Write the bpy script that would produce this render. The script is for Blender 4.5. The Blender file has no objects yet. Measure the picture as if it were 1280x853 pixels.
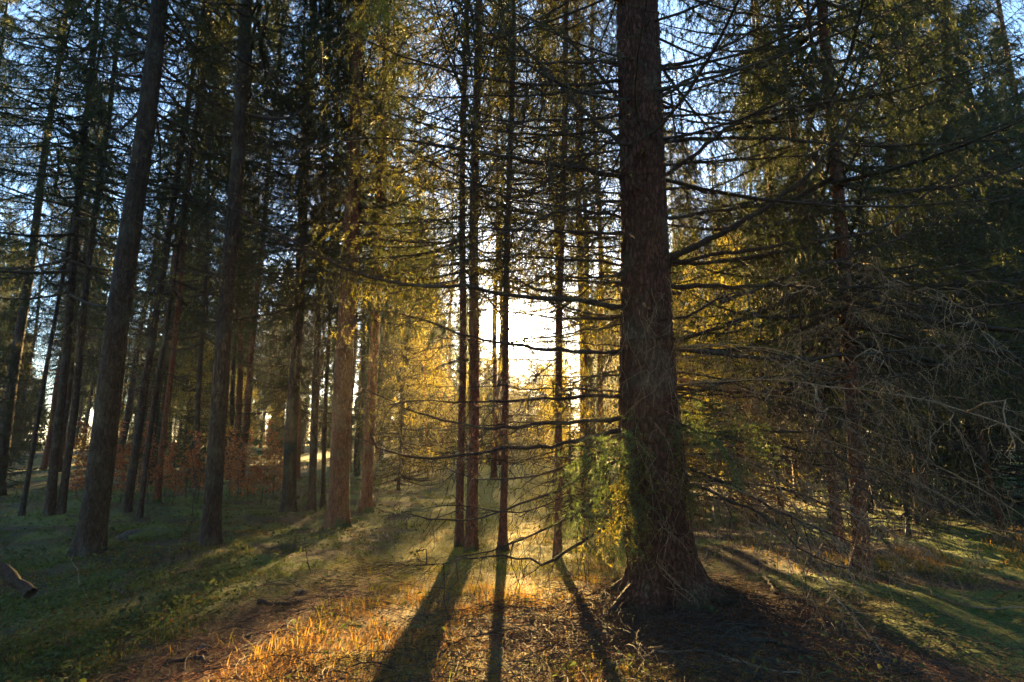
import bpy, math
import numpy as np
from math import radians, sin, cos, tan, pi, atan2, sqrt
from mathutils import Vector

# ------------------------------------------------------------------ camera, sky, sun, exposure
scene = bpy.context.scene
COL = scene.collection
PITCH = radians(9.6)
CAM_Z = 1.6
FPX = 1280 * 20.0 / 36.0
cam_data = bpy.data.cameras.new('camera')
cam_data.lens = 20.0
cam_data.sensor_width = 36.0
cam_data.clip_start = 0.05
cam_data.clip_end = 1500
cam = bpy.data.objects.new('camera', cam_data)
cam.location = (0, 0, CAM_Z)
cam.rotation_euler = (radians(90) + PITCH, 0, 0)
COL.objects.link(cam)
scene.camera = cam

SUN_EL = radians(10.7)
world = bpy.data.worlds.new('World')
scene.world = world
world.use_nodes = True
wn, wl = world.node_tree.nodes, world.node_tree.links
wn.clear()
sky = wn.new('ShaderNodeTexSky')
sky.sky_type = 'NISHITA'
sky.sun_disc = False
sky.sun_elevation = SUN_EL
sky.sun_rotation = 0.0
sky.altitude = 200
sky.air_density = 1.0
sky.dust_density = 0.5
sky.ozone_density = 3.0
bg = wn.new('ShaderNodeBackground')
bg.inputs['Strength'].default_value = 0.05
wo = wn.new('ShaderNodeOutputWorld')
# bright aureole of the sun itself in the sky (fixed to the sun's direction)
SUN_DIR = (0.0, cos(SUN_EL), sin(SUN_EL))
geo = wn.new('ShaderNodeTexCoord')
dot = wn.new('ShaderNodeVectorMath'); dot.operation = 'DOT_PRODUCT'; dot.inputs[1].default_value = SUN_DIR
wl.new(geo.outputs['Generated'], dot.inputs[0])
def lobe(power, amp):
    c = wn.new('ShaderNodeMath'); c.operation = 'MAXIMUM'; c.inputs[1].default_value = 0.0
    wl.new(dot.outputs['Value'], c.inputs[0])
    p = wn.new('ShaderNodeMath'); p.operation = 'POWER'; p.inputs[1].default_value = power
    wl.new(c.outputs[0], p.inputs[0])
    q = wn.new('ShaderNodeMath'); q.operation = 'MULTIPLY'; q.inputs[1].default_value = amp
    wl.new(p.outputs[0], q.inputs[0])
    return q
l1, l2 = lobe(2500, 260), lobe(170, 1.6)
ls = wn.new('ShaderNodeMath'); ls.operation = 'ADD'
wl.new(l1.outputs[0], ls.inputs[0]); wl.new(l2.outputs[0], ls.inputs[1])
gl = wn.new('ShaderNodeVectorMath'); gl.operation = 'SCALE'; gl.inputs[0].default_value = (1.0, .86, .6)
wl.new(ls.outputs[0], gl.inputs['Scale'])
sm = wn.new('ShaderNodeVectorMath'); sm.operation = 'ADD'
warm = wn.new('ShaderNodeVectorMath'); warm.operation = 'MULTIPLY'; warm.inputs[1].default_value = (1.0, 1.0, 1.0)
wl.new(sky.outputs[0], warm.inputs[0]); wl.new(warm.outputs[0], sm.inputs[0]); wl.new(gl.outputs[0], sm.inputs[1])
wl.new(sm.outputs[0], bg.inputs['Color'])
wl.new(bg.outputs[0], wo.inputs['Surface'])

sun_data = bpy.data.lights.new('sun', 'SUN')
sun_data.energy = 5.0
sun_data.angle = radians(0.5)
sun_data.color = (1.0, 0.64, 0.23)
sun = bpy.data.objects.new('sun', sun_data)
sun.rotation_euler = (-(radians(90) - SUN_EL), 0, 0)
sun.location = (0, 30, 40)
COL.objects.link(sun)

scene.view_settings.view_transform = 'Standard'
scene.view_settings.look = 'None'
scene.view_settings.gamma = 1.0
scene.view_settings.use_curve_mapping = False
scene.view_settings.exposure = 3.75
cy = scene.cycles
cy.use_denoising = True
cy.max_bounces = 6
cy.diffuse_bounces = 3
cy.glossy_bounces = 2
cy.transmission_bounces = 3
cy.volume_bounces = 0
cy.transparent_max_bounces = 4
cy.sample_clamp_indirect = 4.0
cy.caustics_reflective = False
cy.caustics_refractive = False
cy.use_adaptive_sampling = True

# ------------------------------------------------------------------ noise + pixel helpers
def hash2(ix, iy, seed=0):
    h = (ix.astype(np.int64) * 374761393 + iy.astype(np.int64) * 668265263 + seed * 974634721) & 0xffffffff
    h = ((h ^ (h >> 13)) * 1274126177) & 0xffffffff
    return ((h ^ (h >> 16)) & 0xffffff) / float(0xffffff)

def vn2(x, y, seed=0):
    x = np.asarray(x, float); y = np.asarray(y, float)
    ix = np.floor(x); iy = np.floor(y)
    fx = x - ix; fy = y - iy
    fx = fx * fx * (3 - 2 * fx); fy = fy * fy * (3 - 2 * fy)
    a = hash2(ix, iy, seed); b = hash2(ix + 1, iy, seed)
    c = hash2(ix, iy + 1, seed); d = hash2(ix + 1, iy + 1, seed)
    return (a * (1 - fx) + b * fx) * (1 - fy) + (c * (1 - fx) + d * fx) * fy

def fbm(x, y, seed=0, octv=4):
    s = 0; a = 0.5; t = 0
    for k in range(octv):
        s = s + a * vn2(x * 2 ** k, y * 2 ** k, seed + k); t += a; a *= 0.5
    return s / t

def vn3(x, y, z, seed=0):
    iz = np.floor(z); f = z - iz; f = f * f * (3 - 2 * f)
    a = np.zeros_like(x); b = np.zeros_like(x)
    k0 = iz * 57.0
    a = vn2(x + hash2(iz, iz * 0, 5) * 100, y + hash2(iz, iz * 0, 6) * 100, seed)
    b = vn2(x + hash2(iz + 1, iz * 0, 5) * 100, y + hash2(iz + 1, iz * 0, 6) * 100, seed)
    return a * (1 - f) + b * f

def sstep(a, b, x):
    t = np.clip((np.asarray(x, float) - a) / (b - a), 0, 1)
    return t * t * (3 - 2 * t)

def ray(px, py):
    dx = (px - 640) / FPX; dy = (426.5 - py) / FPX
    return np.array([dx, cos(PITCH) - dy * sin(PITCH), sin(PITCH) + dy * cos(PITCH)])

def at_depth(px, py, Y):
    r = ray(px, py)
    return np.array([0, 0, CAM_Z]) + r * (Y / r[1])

def flat_pt(px, py, z=0.0):
    r = ray(px, py)
    t = (z - CAM_Z) / r[2]
    return np.array([0, 0, CAM_Z]) + r * t

# path centre line and main tree position on flat ground
_pp = [flat_pt(*p) for p in [(60, 1000), (190, 860), (300, 800), (395, 750), (460, 712), (505, 684), (535, 660), (548, 640), (552, 620), (560, 600)]]
_py = np.array([p[1] for p in _pp]); _px = np.array([p[0] for p in _pp])
def path_x(y): return np.interp(y, _py, _px)
MB0 = flat_pt(836, 778)
MX, MY = MB0[0], MB0[1]

def hgt(x, y):
    x = np.asarray(x, float); y = np.asarray(y, float)
    near = 1 / (1 + (np.hypot(x, y) / 60) ** 2)
    h = 0.16 * np.sin(.33 * x + 1) * np.sin(.26 * y + .4) + .05 * np.sin(.9 * x + .7 * y)
    h = h + .10 * (fbm(x * .8, y * .8, 3, 3) - .5) + .035 * (fbm(x * 4, y * 4, 9, 3) - .5)
    dp = x - path_x(y)
    h = h - .07 * np.exp(-(dp / .42) ** 2)
    r2 = (x - MX) ** 2 + (y - MY) ** 2
    h = h + .10 * np.exp(-r2 / .9)
    h = h + .9 * sstep(14, 60, np.abs(x)) * near
    return h - 0.02

def ground_pt(px, py):
    z = 0.0
    for _ in range(12):
        p = flat_pt(px, py, z)
        z = 0.5 * z + 0.5 * float(hgt(p[0], p[1]))
    return np.array([p[0], p[1], float(hgt(p[0], p[1]))])

# ------------------------------------------------------------------ mesh helpers
class MB:
    def __init__(s):
        s.V = []; s.F = []; s.M = []; s.C = []; s.S = []; s.n = 0
    def add(s, V, F, mat=0, col=None, smooth=False):
        V = np.asarray(V, float).reshape(-1, 3); F = np.asarray(F, np.int64)
        if len(V) == 0 or len(F) == 0: return
        s.V.append(V); s.F.append(F + s.n); s.M.append(mat); s.S.append(smooth)
        if col is None: col = np.ones((len(V), 3)) * .5
        col = np.asarray(col, float)
        if col.ndim == 1: col = np.tile(col, (len(V), 1))
        s.C.append(col)
        s.n += len(V)
    def mesh(s, name, mats, colour=False):
        me = bpy.data.meshes.new(name)
        V = np.concatenate(s.V)
        me.vertices.add(len(V)); me.vertices.foreach_set('co', V.astype(np.float32).ravel())
        loops = np.concatenate([f.ravel() for f in s.F]).astype(np.int32)
        cnt = np.concatenate([np.full(len(f), f.shape[1]) for f in s.F]).astype(np.int32)
        mi = np.concatenate([np.full(len(f), m) for f, m in zip(s.F, s.M)]).astype(np.int32)
        sm = np.concatenate([np.full(len(f), k) for f, k in zip(s.F, s.S)])
        start = np.concatenate([[0], np.cumsum(cnt)[:-1]]).astype(np.int32)
        me.loops.add(len(loops)); me.loops.foreach_set('vertex_index', loops)
        me.polygons.add(len(cnt))
        me.polygons.foreach_set('loop_start', start)
        me.polygons.foreach_set('loop_total', cnt)
        me.polygons.foreach_set('material_index', mi)
        me.polygons.foreach_set('use_smooth', sm)
        if colour:
            C = np.concatenate(s.C)
            a = me.color_attributes.new('Col', 'FLOAT_COLOR', 'POINT')
            a.data.foreach_set('color', np.c_[C, np.ones(len(C))].astype(np.float32).ravel())
        for m in mats: me.materials.append(m)
        me.update(); me.validate()
        return me

def link(name, mesh, parent=None, loc=None):
    o = bpy.data.objects.new(name, mesh)
    COL.objects.link(o)
    if parent is not None: o.parent = parent
    if loc is not None: o.location = loc
    return o

def tag(o, label=None, cat=None, group=None, kind=None):
    if label: o['label'] = label
    if cat: o['category'] = cat
    if group: o['group'] = group
    if kind: o['kind'] = kind
    return o

def norm(v): return v / np.maximum(np.linalg.norm(v, axis=-1, keepdims=True), 1e-9)

def tubes(P, R, s=4):
    """batch of tubes: P (m,n,3), R (m,n) -> V, F(quads)"""
    m, n, _ = P.shape
    T = norm(np.gradient(P, axis=1))
    ref = np.where(np.abs(T[..., 2:3]) > .85, np.array([1., 0, 0]), np.array([0, 0, 1.]))
    A = norm(np.cross(T, ref)); B = np.cross(T, A)
    an = np.linspace(0, 2 * pi, s, endpoint=False)
    V = P[:, :, None, :] + R[:, :, None, None] * (np.cos(an)[None, None, :, None] * A[:, :, None, :] + np.sin(an)[None, None, :, None] * B[:, :, None, :])
    i, j, k = np.meshgrid(np.arange(m), np.arange(n - 1), np.arange(s), indexing='ij')
    k2 = (k + 1) % s
    b = (i * n + j) * s
    F = np.stack([b + k, b + k2, b + s + k2, b + s + k], -1).reshape(-1, 4)
    return V.reshape(-1, 3), F

def sample_lines(P, t):
    """P (m,n,3), t (m,k) in 0..1 -> positions, tangents (m,k,3)"""
    n = P.shape[1]
    u = np.clip(t * (n - 1), 0, n - 1.0001)
    i = u.astype(int); f = (u - i)[..., None]
    mi = np.arange(P.shape[0])[:, None]
    a = P[mi, i]; b = P[mi, i + 1]
    return a * (1 - f) + b * f, norm(b - a)

def twigs(rng, P, k, l, t0=.1, t1=1., droop=.2, grav=.3, ang=(40, 75), n=4, wig=.06, flat=1.0, taper=.6):
    """side shoots; l (lo,hi) or array (m,) scale"""
    m = P.shape[0]
    t = t0 + (t1 - t0) * (np.arange(k)[None, :] + rng.random((m, k))) / k
    pos, T = sample_lines(P, t)
    side = norm(np.cross(T, np.array([0, 0, 1.])) + 1e-4)
    upv = np.cross(side, T)
    sg = np.where((np.arange(k) % 2)[None, :] == 0, 1., -1.) * np.where(rng.random((m, 1)) < .5, 1, -1)
    roll = rng.normal(0, (1 - flat) * 1.6 + .25, (m, k))
    sd = side * (sg * np.cos(roll))[..., None] + upv * np.sin(roll)[..., None]
    al = np.radians(rng.uniform(ang[0], ang[1], (m, k)))[..., None]
    d = norm(T * np.cos(al) + sd * np.sin(al) + np.array([0, 0, -droop]))
    L = rng.uniform(l[0], l[1], (m, k)) * (1 - taper * t)
    s = np.linspace(0, 1, n)
    Q = pos[:, :, None, :] + d[:, :, None, :] * (L[..., None] * s)[..., None]
    Q[..., 2] -= grav * L[..., None] * s ** 2
    w = rng.normal(0, 1, (m, k, n, 3)) * wig * L[..., None, None]
    w[:, :, 0] = 0
    Q = Q + np.cumsum(w, 2)
    return Q.reshape(m * k, n, 3), L.reshape(m * k)

def needles(rng, P, k, L, W, t0=.05, fwd=.7, down=.0):
    m = P.shape[0]
    t = t0 + (1 - t0) * (np.arange(k)[None, :] + rng.random((m, k))) / k
    pos, T = sample_lines(P, t)
    r = rng.normal(0, 1, (m, k, 3))
    r = norm(r - T * np.sum(r * T, -1, keepdims=True))
    d = norm(T * fwd + r + np.array([0, 0, -down]))
    sdir = norm(np.cross(d, rng.normal(0, 1, (m, k, 3))))
    ll = (L * rng.uniform(.7, 1.3, (m, k)))[..., None]
    w = W * rng.uniform(.7, 1.3, (m, k))[..., None]
    a = pos - sdir * w * .5; b = pos + sdir * w * .5; c = pos + d * ll
    V = np.stack([a, b, c], 2).reshape(-1, 3)
    F = np.arange(len(V)).reshape(-1, 3)
    return V, F

# ------------------------------------------------------------------ materials
def new_mat(name):
    m = bpy.data.materials.new(name); m.use_nodes = True
    m.node_tree.nodes.clear()
    out = m.node_tree.nodes.new('ShaderNodeOutputMaterial')
    return m, m.node_tree.nodes, m.node_tree.links, out

def ramp(nodes, stops):
    r = nodes.new('ShaderNodeValToRGB')
    e = r.color_ramp.elements
    while len(e) > 1: e.remove(e[0])
    e[0].position = stops[0][0]; e[0].color = (*stops[0][1], 1)
    for p, c in stops[1:]:
        x = e.new(p); x.color = (*c, 1)
    return r

def bark_mat(name, c1, c2, c3, scale=1.0, bump=.6, moss=0.0):
    m, N, L, out = new_mat(name)
    tc = N.new('ShaderNodeTexCoord')
    mp = N.new('ShaderNodeMapping'); mp.inputs['Scale'].default_value = (14 * scale, 14 * scale, 4.5 * scale)
    L.new(tc.outputs['Object'], mp.inputs[0])
    n1 = N.new('ShaderNodeTexNoise'); n1.inputs['Scale'].default_value = 1.6; n1.inputs['Detail'].default_value = 6; n1.inputs['Roughness'].default_value = .65
    L.new(mp.outputs[0], n1.inputs['Vector'])
    v = N.new('ShaderNodeTexVoronoi'); v.feature = 'DISTANCE_TO_EDGE'; v.inputs['Scale'].default_value = 2.2
    mixv = N.new('ShaderNodeVectorMath'); mixv.operation = 'ADD'
    L.new(mp.outputs[0], mixv.inputs[0]); L.new(n1.outputs['Color'], mixv.inputs[1])
    L.new(mixv.outputs[0], v.inputs['Vector'])
    r = ramp(N, [(.25, c1), (.5, c2), (.75, c3)])
    L.new(n1.outputs[0], r.inputs[0])
    crack = N.new('ShaderNodeMapRange'); crack.inputs[1].default_value = 0.0; crack.inputs[2].default_value = .18
    crack.inputs[3].default_value = .35; crack.inputs[4].default_value = 1
    L.new(v.outputs['Distance'], crack.inputs[0])
    mul = N.new('ShaderNodeMix'); mul.data_type = 'RGBA'; mul.blend_type = 'MULTIPLY'; mul.inputs[0].default_value = .8
    L.new(r.outputs[0], mul.inputs[6]); L.new(crack.outputs[0], mul.inputs[7])
    # big patches of lichen grey / green
    n2 = N.new('ShaderNodeTexNoise'); n2.inputs['Scale'].default_value = 2.5; n2.inputs['Detail'].default_value = 5
    L.new(tc.outputs['Object'], n2.inputs['Vector'])
    pr = N.new('ShaderNodeMapRange'); pr.inputs[1].default_value = .52; pr.inputs[2].default_value = .72; pr.inputs[4].default_value = .5
    L.new(n2.outputs[0], pr.inputs[0])
    mx = N.new('ShaderNodeMix'); mx.data_type = 'RGBA'
    L.new(pr.outputs[0], mx.inputs[0]); L.new(mul.outputs[2], mx.inputs[6]); mx.inputs[7].default_value = (.11, .115, .08, 1)
    last = mx
    if moss > 0:
        sx = N.new('ShaderNodeSeparateXYZ'); L.new(tc.outputs['Object'], sx.inputs[0])
        add = N.new('ShaderNodeMath'); add.operation = 'MULTIPLY_ADD'; add.inputs[1].default_value = -1.2; add.inputs[2].default_value = moss
        L.new(sx.outputs[2], add.inputs[0])
        n3 = N.new('ShaderNodeTexNoise'); n3.inputs['Scale'].default_value = 6; n3.inputs['Detail'].default_value = 4
        L.new(tc.outputs['Object'], n3.inputs['Vector'])
        ad2 = N.new('ShaderNodeMath'); ad2.operation = 'ADD'; L.new(add.outputs[0], ad2.inputs[0]); L.new(n3.outputs[0], ad2.inputs[1])
        mr = N.new('ShaderNodeMapRange'); mr.inputs[1].default_value = .62; mr.inputs[2].default_value = .85
        L.new(ad2.outputs[0], mr.inputs[0])
        m2 = N.new('ShaderNodeMix'); m2.data_type = 'RGBA'
        L.new(mr.outputs[0], m2.inputs[0]); L.new(mx.outputs[2], m2.inputs[6]); m2.inputs[7].default_value = (.05, .075, .018, 1)
        last = m2
    hsum = N.new('ShaderNodeMath'); hsum.operation = 'MULTIPLY_ADD'; hsum.inputs[1].default_value = .5
    L.new(n1.outputs[0], hsum.inputs[0]); L.new(crack.outputs[0], hsum.inputs[2])
    b = N.new('ShaderNodeBump'); b.inputs['Strength'].default_value = bump; b.inputs['Distance'].default_value = .03
    L.new(hsum.outputs[0], b.inputs['Height'])
    p = N.new('ShaderNodeBsdfPrincipled'); p.inputs['Roughness'].default_value = .85; p.inputs['Specular IOR Level'].default_value = .25
    L.new(last.outputs[2], p.inputs['Base Color']); L.new(b.outputs[0], p.inputs['Normal'])
    L.new(p.outputs[0], out.inputs[0])
    return m

def leaf_mat(name, ca, cb, trans, tcol, scale=1.2, attr=False):
    m, N, L, out = new_mat(name)
    if attr:
        a = N.new('ShaderNodeAttribute'); a.attribute_name = 'Col'
        colour = a.outputs['Color']
        tmul = N.new('ShaderNodeMix'); tmul.data_type = 'RGBA'; tmul.blend_type = 'MULTIPLY'; tmul.inputs[0].default_value = 1
        L.new(colour, tmul.inputs[6]); tmul.inputs[7].default_value = (*tcol, 1)
        tc_out = tmul.outputs[2]
    else:
        tc = N.new('ShaderNodeTexCoord')
        oi = N.new('ShaderNodeObjectInfo')
        n = N.new('ShaderNodeTexNoise'); n.inputs['Scale'].default_value = scale; n.inputs['Detail'].default_value = 5; n.inputs['Roughness'].default_value = .7
        L.new(tc.outputs['Object'], n.inputs['Vector'])
        ad = N.new('ShaderNodeMath'); ad.operation = 'MULTIPLY_ADD'; ad.inputs[1].default_value = .3; ad.inputs[2].default_value = -.15
        L.new(oi.outputs['Random'], ad.inputs[0])
        ad2 = N.new('ShaderNodeMath'); ad2.operation = 'ADD'; L.new(n.outputs[0], ad2.inputs[0]); L.new(ad.outputs[0], ad2.inputs[1])
        r = ramp(N, [(.3, ca), (.7, cb)])
        L.new(ad2.outputs[0], r.inputs[0])
        colour = r.outputs[0]
        r2 = ramp(N, [(.3, tuple(x * .7 for x in tcol)), (.7, tcol)])
        L.new(ad2.outputs[0], r2.inputs[0])
        tc_out = r2.outputs[0]
    p = N.new('ShaderNodeBsdfPrincipled'); p.inputs['Roughness'].default_value = .85 if attr else .55; p.inputs['Specular IOR Level'].default_value = .10 if attr else .3
    L.new(colour, p.inputs['Base Color'])
    t = N.new('ShaderNodeBsdfTranslucent'); L.new(tc_out, t.inputs[0])
    mx = N.new('ShaderNodeMixShader'); mx.inputs[0].default_value = trans
    L.new(p.outputs[0], mx.inputs[1]); L.new(t.outputs[0], mx.inputs[2])
    L.new(mx.outputs[0], out.inputs[0])
    return m

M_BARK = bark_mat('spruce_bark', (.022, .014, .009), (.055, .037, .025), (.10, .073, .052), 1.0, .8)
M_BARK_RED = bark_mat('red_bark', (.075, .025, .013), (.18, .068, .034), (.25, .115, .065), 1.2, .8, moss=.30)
M_BARK_MAIN = bark_mat('main_bark', (.040, .016, .009), (.095, .040, .023), (.15, .075, .044), .95, 1.0, moss=.22)
M_WOOD = bark_mat('dead_wood', (.026, .017, .011), (.055, .037, .025), (.10, .075, .052), 3.0, .4)
M_TWIG = bark_mat('pale_twig', (.15, .095, .05), (.27, .185, .105), (.38, .275, .17), 3.0, .3)
M_NEEDLE = leaf_mat('spruce_needles', (.014, .027, .009), (.045, .055, .016), .36, (.075, .098, .014))
M_NEEDLE_Y = leaf_mat('backlit_needles', (.05, .07, .018), (.11, .12, .03), .60, (.50, .42, .05))  # gold of sun shining through is put into these needle colours
M_NEEDLE_M = leaf_mat('olive_needles', (.020, .034, .010), (.055, .065, .017), .44, (.19, .18, .022))
M_NEEDLE_G = leaf_mat('green_needles', (.04, .10, .035), (.11, .17, .05), .35, (.20, .28, .05))
M_RED = leaf_mat('beech_leaves', (.30, .075, .028), (.50, .17, .06), .45, (.5, .17, .05), 3)
M_GRASS = leaf_mat('grass_blades', None, None, .45, (1.25, 1.15, .7), attr=True)
M_COVER = leaf_mat('cover_leaves', None, None, .30, (1.2, 1.3, .6), attr=True)
M_LITTER = leaf_mat('litter', None, None, .12, (1.1, 1, .8), attr=True)

def ground_mat():
    m, N, L, out = new_mat('forest_floor')
    a = N.new('ShaderNodeAttribute'); a.attribute_name = 'Col'
    tc = N.new('ShaderNodeTexCoord')
    n = N.new('ShaderNodeTexNoise'); n.inputs['Scale'].default_value = 38; n.inputs['Detail'].default_value = 8; n.inputs['Roughness'].default_value = .75
    L.new(tc.outputs['Object'], n.inputs['Vector'])
    r = ramp(N, [(.32, (.22, .20, .18)), (.5, (.9, .9, .9)), (.68, (2.2, 1.9, 1.5))])
    L.new(n.outputs[0], r.inputs[0])
    mul = N.new('ShaderNodeMix'); mul.data_type = 'RGBA'; mul.blend_type = 'MULTIPLY'; mul.inputs[0].default_value = 1
    L.new(a.outputs['Color'], mul.inputs[6]); L.new(r.outputs[0], mul.inputs[7])
    n2 = N.new('ShaderNodeTexNoise'); n2.inputs['Scale'].default_value = 14; n2.inputs['Detail'].default_value = 10; n2.inputs['Roughness'].default_value = .8
    L.new(tc.outputs['Object'], n2.inputs['Vector'])
    b = N.new('ShaderNodeBump'); b.inputs['Strength'].default_value = 1; b.inputs['Distance'].default_value = .05
    L.new(n2.outputs[0], b.inputs['Height'])
    p = N.new('ShaderNodeBsdfPrincipled'); p.inputs['Roughness'].default_value = .9; p.inputs['Specular IOR Level'].default_value = .2
    L.new(mul.outputs[2], p.inputs['Base Color']); L.new(b.outputs[0], p.inputs['Normal'])
    L.new(p.outputs[0], out.inputs[0])
    return m
M_GROUND = ground_mat()

# ------------------------------------------------------------------ ground sheet
def axis(lo, hi, step, far, grow=1.09):
    c = list(np.arange(lo, hi + 1e-6, step))
    d = step; x = hi
    up = []
    while x < far[1]:
        d *= grow; x += d; up.append(x)
    d = step; x = lo; dn = []
    while x > far[0]:
        d *= grow; x -= d; dn.append(x)
    return np.array(dn[::-1] + c + up)

def zones(x, y):
    """path, moss, litter, left cover, glade, straw weights in 0..1"""
    dp = x - path_x(y)
    wob = (fbm(x * 1.3, y * 1.3, 21, 3) - .5)
    path = 1 - sstep(.22, .60, np.abs(dp + wob * .5))
    path = path * (1 - .85 * sstep(5.5, 8.5, y + wob * 2))
    rm = np.hypot(x - MX, (y - MY) * 1.0 + .3)
    litter = 1 - sstep(.55, 1.9, rm + wob * 1.0)
    litter = np.maximum(litter, (1 - sstep(3.3, 4.1, y + wob)) * sstep(-.6, .2, x) * .8)
    left = sstep(.1, .7, -dp + wob * .8)
    right = sstep(.2, 1.0, x - MX + wob * .8)
    glade = np.clip(1 - left - right, 0, 1)
    moss = sstep(.50 - .08 * right, .64 - .06 * right, fbm(x * .9, y * .9, 33, 4)) * (.35 + .65 * right) + glade * sstep(5.6, 7.6, y + wob * 3) * .9
    moss = np.clip(moss + z_near_moss(x, y) * glade, 0, 1)
    return dict(path=path, litter=litter, left=left, right=right, glade=glade, moss=moss, wob=wob, dp=dp)

def z_near_moss(x, y): return .8 * sstep(.54, .64, fbm(x * 1.5 + 7, y * 1.5, 35, 3))

def mix(a, b, w): return a * (1 - w[..., None]) + np.asarray(b) * w[..., None]

def build_ground():
    xs = axis(-8.5, 6.5, .05, (-120, 120)); ys = axis(2.0, 13.0, .05, (-25, 150))
    X, Y = np.meshgrid(xs, ys)
    Z = hgt(X, Y)
    z = zones(X, Y)
    Z = Z + .03 * z['moss'] * fbm(X * 5, Y * 5, 44, 2) + .02 * (fbm(X * 14, Y * 14, 45, 2) - .5)
    base = np.zeros(X.shape + (3,)) + np.array([.055, .042, .028])
    n = fbm(X * 2.2, Y * 2.2, 51, 4)
    base = mix(base, (.10, .065, .035), sstep(.45, .65, n))
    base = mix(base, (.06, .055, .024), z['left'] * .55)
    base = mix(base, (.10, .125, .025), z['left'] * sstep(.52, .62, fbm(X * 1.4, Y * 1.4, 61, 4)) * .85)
    base = mix(base, (.20, .14, .045), z['glade'] * .7 * (1 - z['path']))  # glade soil lightened, sunlit brightness painted into its colour
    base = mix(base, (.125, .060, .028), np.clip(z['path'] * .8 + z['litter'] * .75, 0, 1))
    base = mix(base, (.070, .038, .022), sstep(.5, .66, fbm(X * 3.2, Y * 3.2, 57, 4)) * np.clip(z['path'] + z['litter'], 0, 1) * .8)
    mosscol = np.where((z['glade'] > .5)[..., None], np.array([.26, .25, .03]), np.array([.10, .165, .028]))  # moss in the glade is yellower and brightened further to stand for sunlight
    base = base * (1 - (z['moss'] * (1 - z['path']) * (1 - .7 * z['litter']) * .85)[..., None]) + mosscol * (z['moss'] * (1 - z['path']) * (1 - .7 * z['litter']) * .85)[..., None]
    ny, nx = X.shape
    V = np.stack([X, Y, Z], -1).reshape(-1, 3)
    i, j = np.meshgrid(np.arange(ny - 1), np.arange(nx - 1), indexing='ij')
    b = i * nx + j
    F = np.stack([b, b + 1, b + nx + 1, b + nx], -1).reshape(-1, 4)
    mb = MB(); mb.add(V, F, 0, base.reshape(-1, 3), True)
    o = link('ground', mb.mesh('ground', [M_GROUND], True))
    tag(o, 'forest floor of needles, moss and soil with a worn track', 'ground', kind='structure')
build_ground()

# ------------------------------------------------------------------ tree builders
def trunk_geo(P0, D, H, r0, sides=14, rings=30, flare=.35, flare_h=.3, lobes=5, bark=0.0, bark_k=9., seed=0, rtop=.15, zs=None, wob=.02):
    """trunk running from P0 (local) along D per metre of height; rings denser low down"""
    u = np.linspace(0, 1, rings) ** 1.5 * H if zs is None else zs
    u = np.concatenate([[-.25], u])
    th = np.linspace(0, 2 * pi, sides, endpoint=False)
    U, TH = np.meshgrid(u, th, indexing='ij')
    uc = np.clip(U, 0, None)
    r = r0 * (1 - (1 - rtop) * np.clip(uc / H, 0, 1))
    ph = seed * 1.7
    lob = 1 + .35 * np.sin(lobes * TH + ph) + .3 * np.sin(3 * TH + ph * 2.1)
    r = r * (1 + flare * np.exp(-uc / flare_h) * lob)
    if bark > 0:
        cx, cyy = np.cos(TH) * bark_k * .5, np.sin(TH) * bark_k * .5
        nz = vn3(cx * 2 + 50, cyy * 2 + 50, U * 3.2 + 200, 7 + seed) * .6 + vn3(cx * 4 + 50, cyy * 4 + 50, U * 8 + 200, 8 + seed) * .4
        r = r + bark * (1 - np.abs(nz - .5) * 4)
    wx = wob * np.sin(U * .9 + seed) * sstep(0, 2, U); wy = wob * np.cos(U * .7 + seed * 2) * sstep(0, 2, U)
    X = P0[0] + D[0] * U + wx + r * np.cos(TH); Y = P0[1] + D[1] * U + wy + r * np.sin(TH); Z = P0[2] + U
    V = np.stack([X, Y, Z], -1).reshape(-1, 3)
    n = len(u)
    i, k = np.meshgrid(np.arange(n - 1), np.arange(sides), indexing='ij')
    k2 = (k + 1) % sides
    F = np.stack([i * sides + k, i * sides + k2, (i + 1) * sides + k2, (i + 1) * sides + k], -1).reshape(-1, 4)
    return V, F

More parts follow.
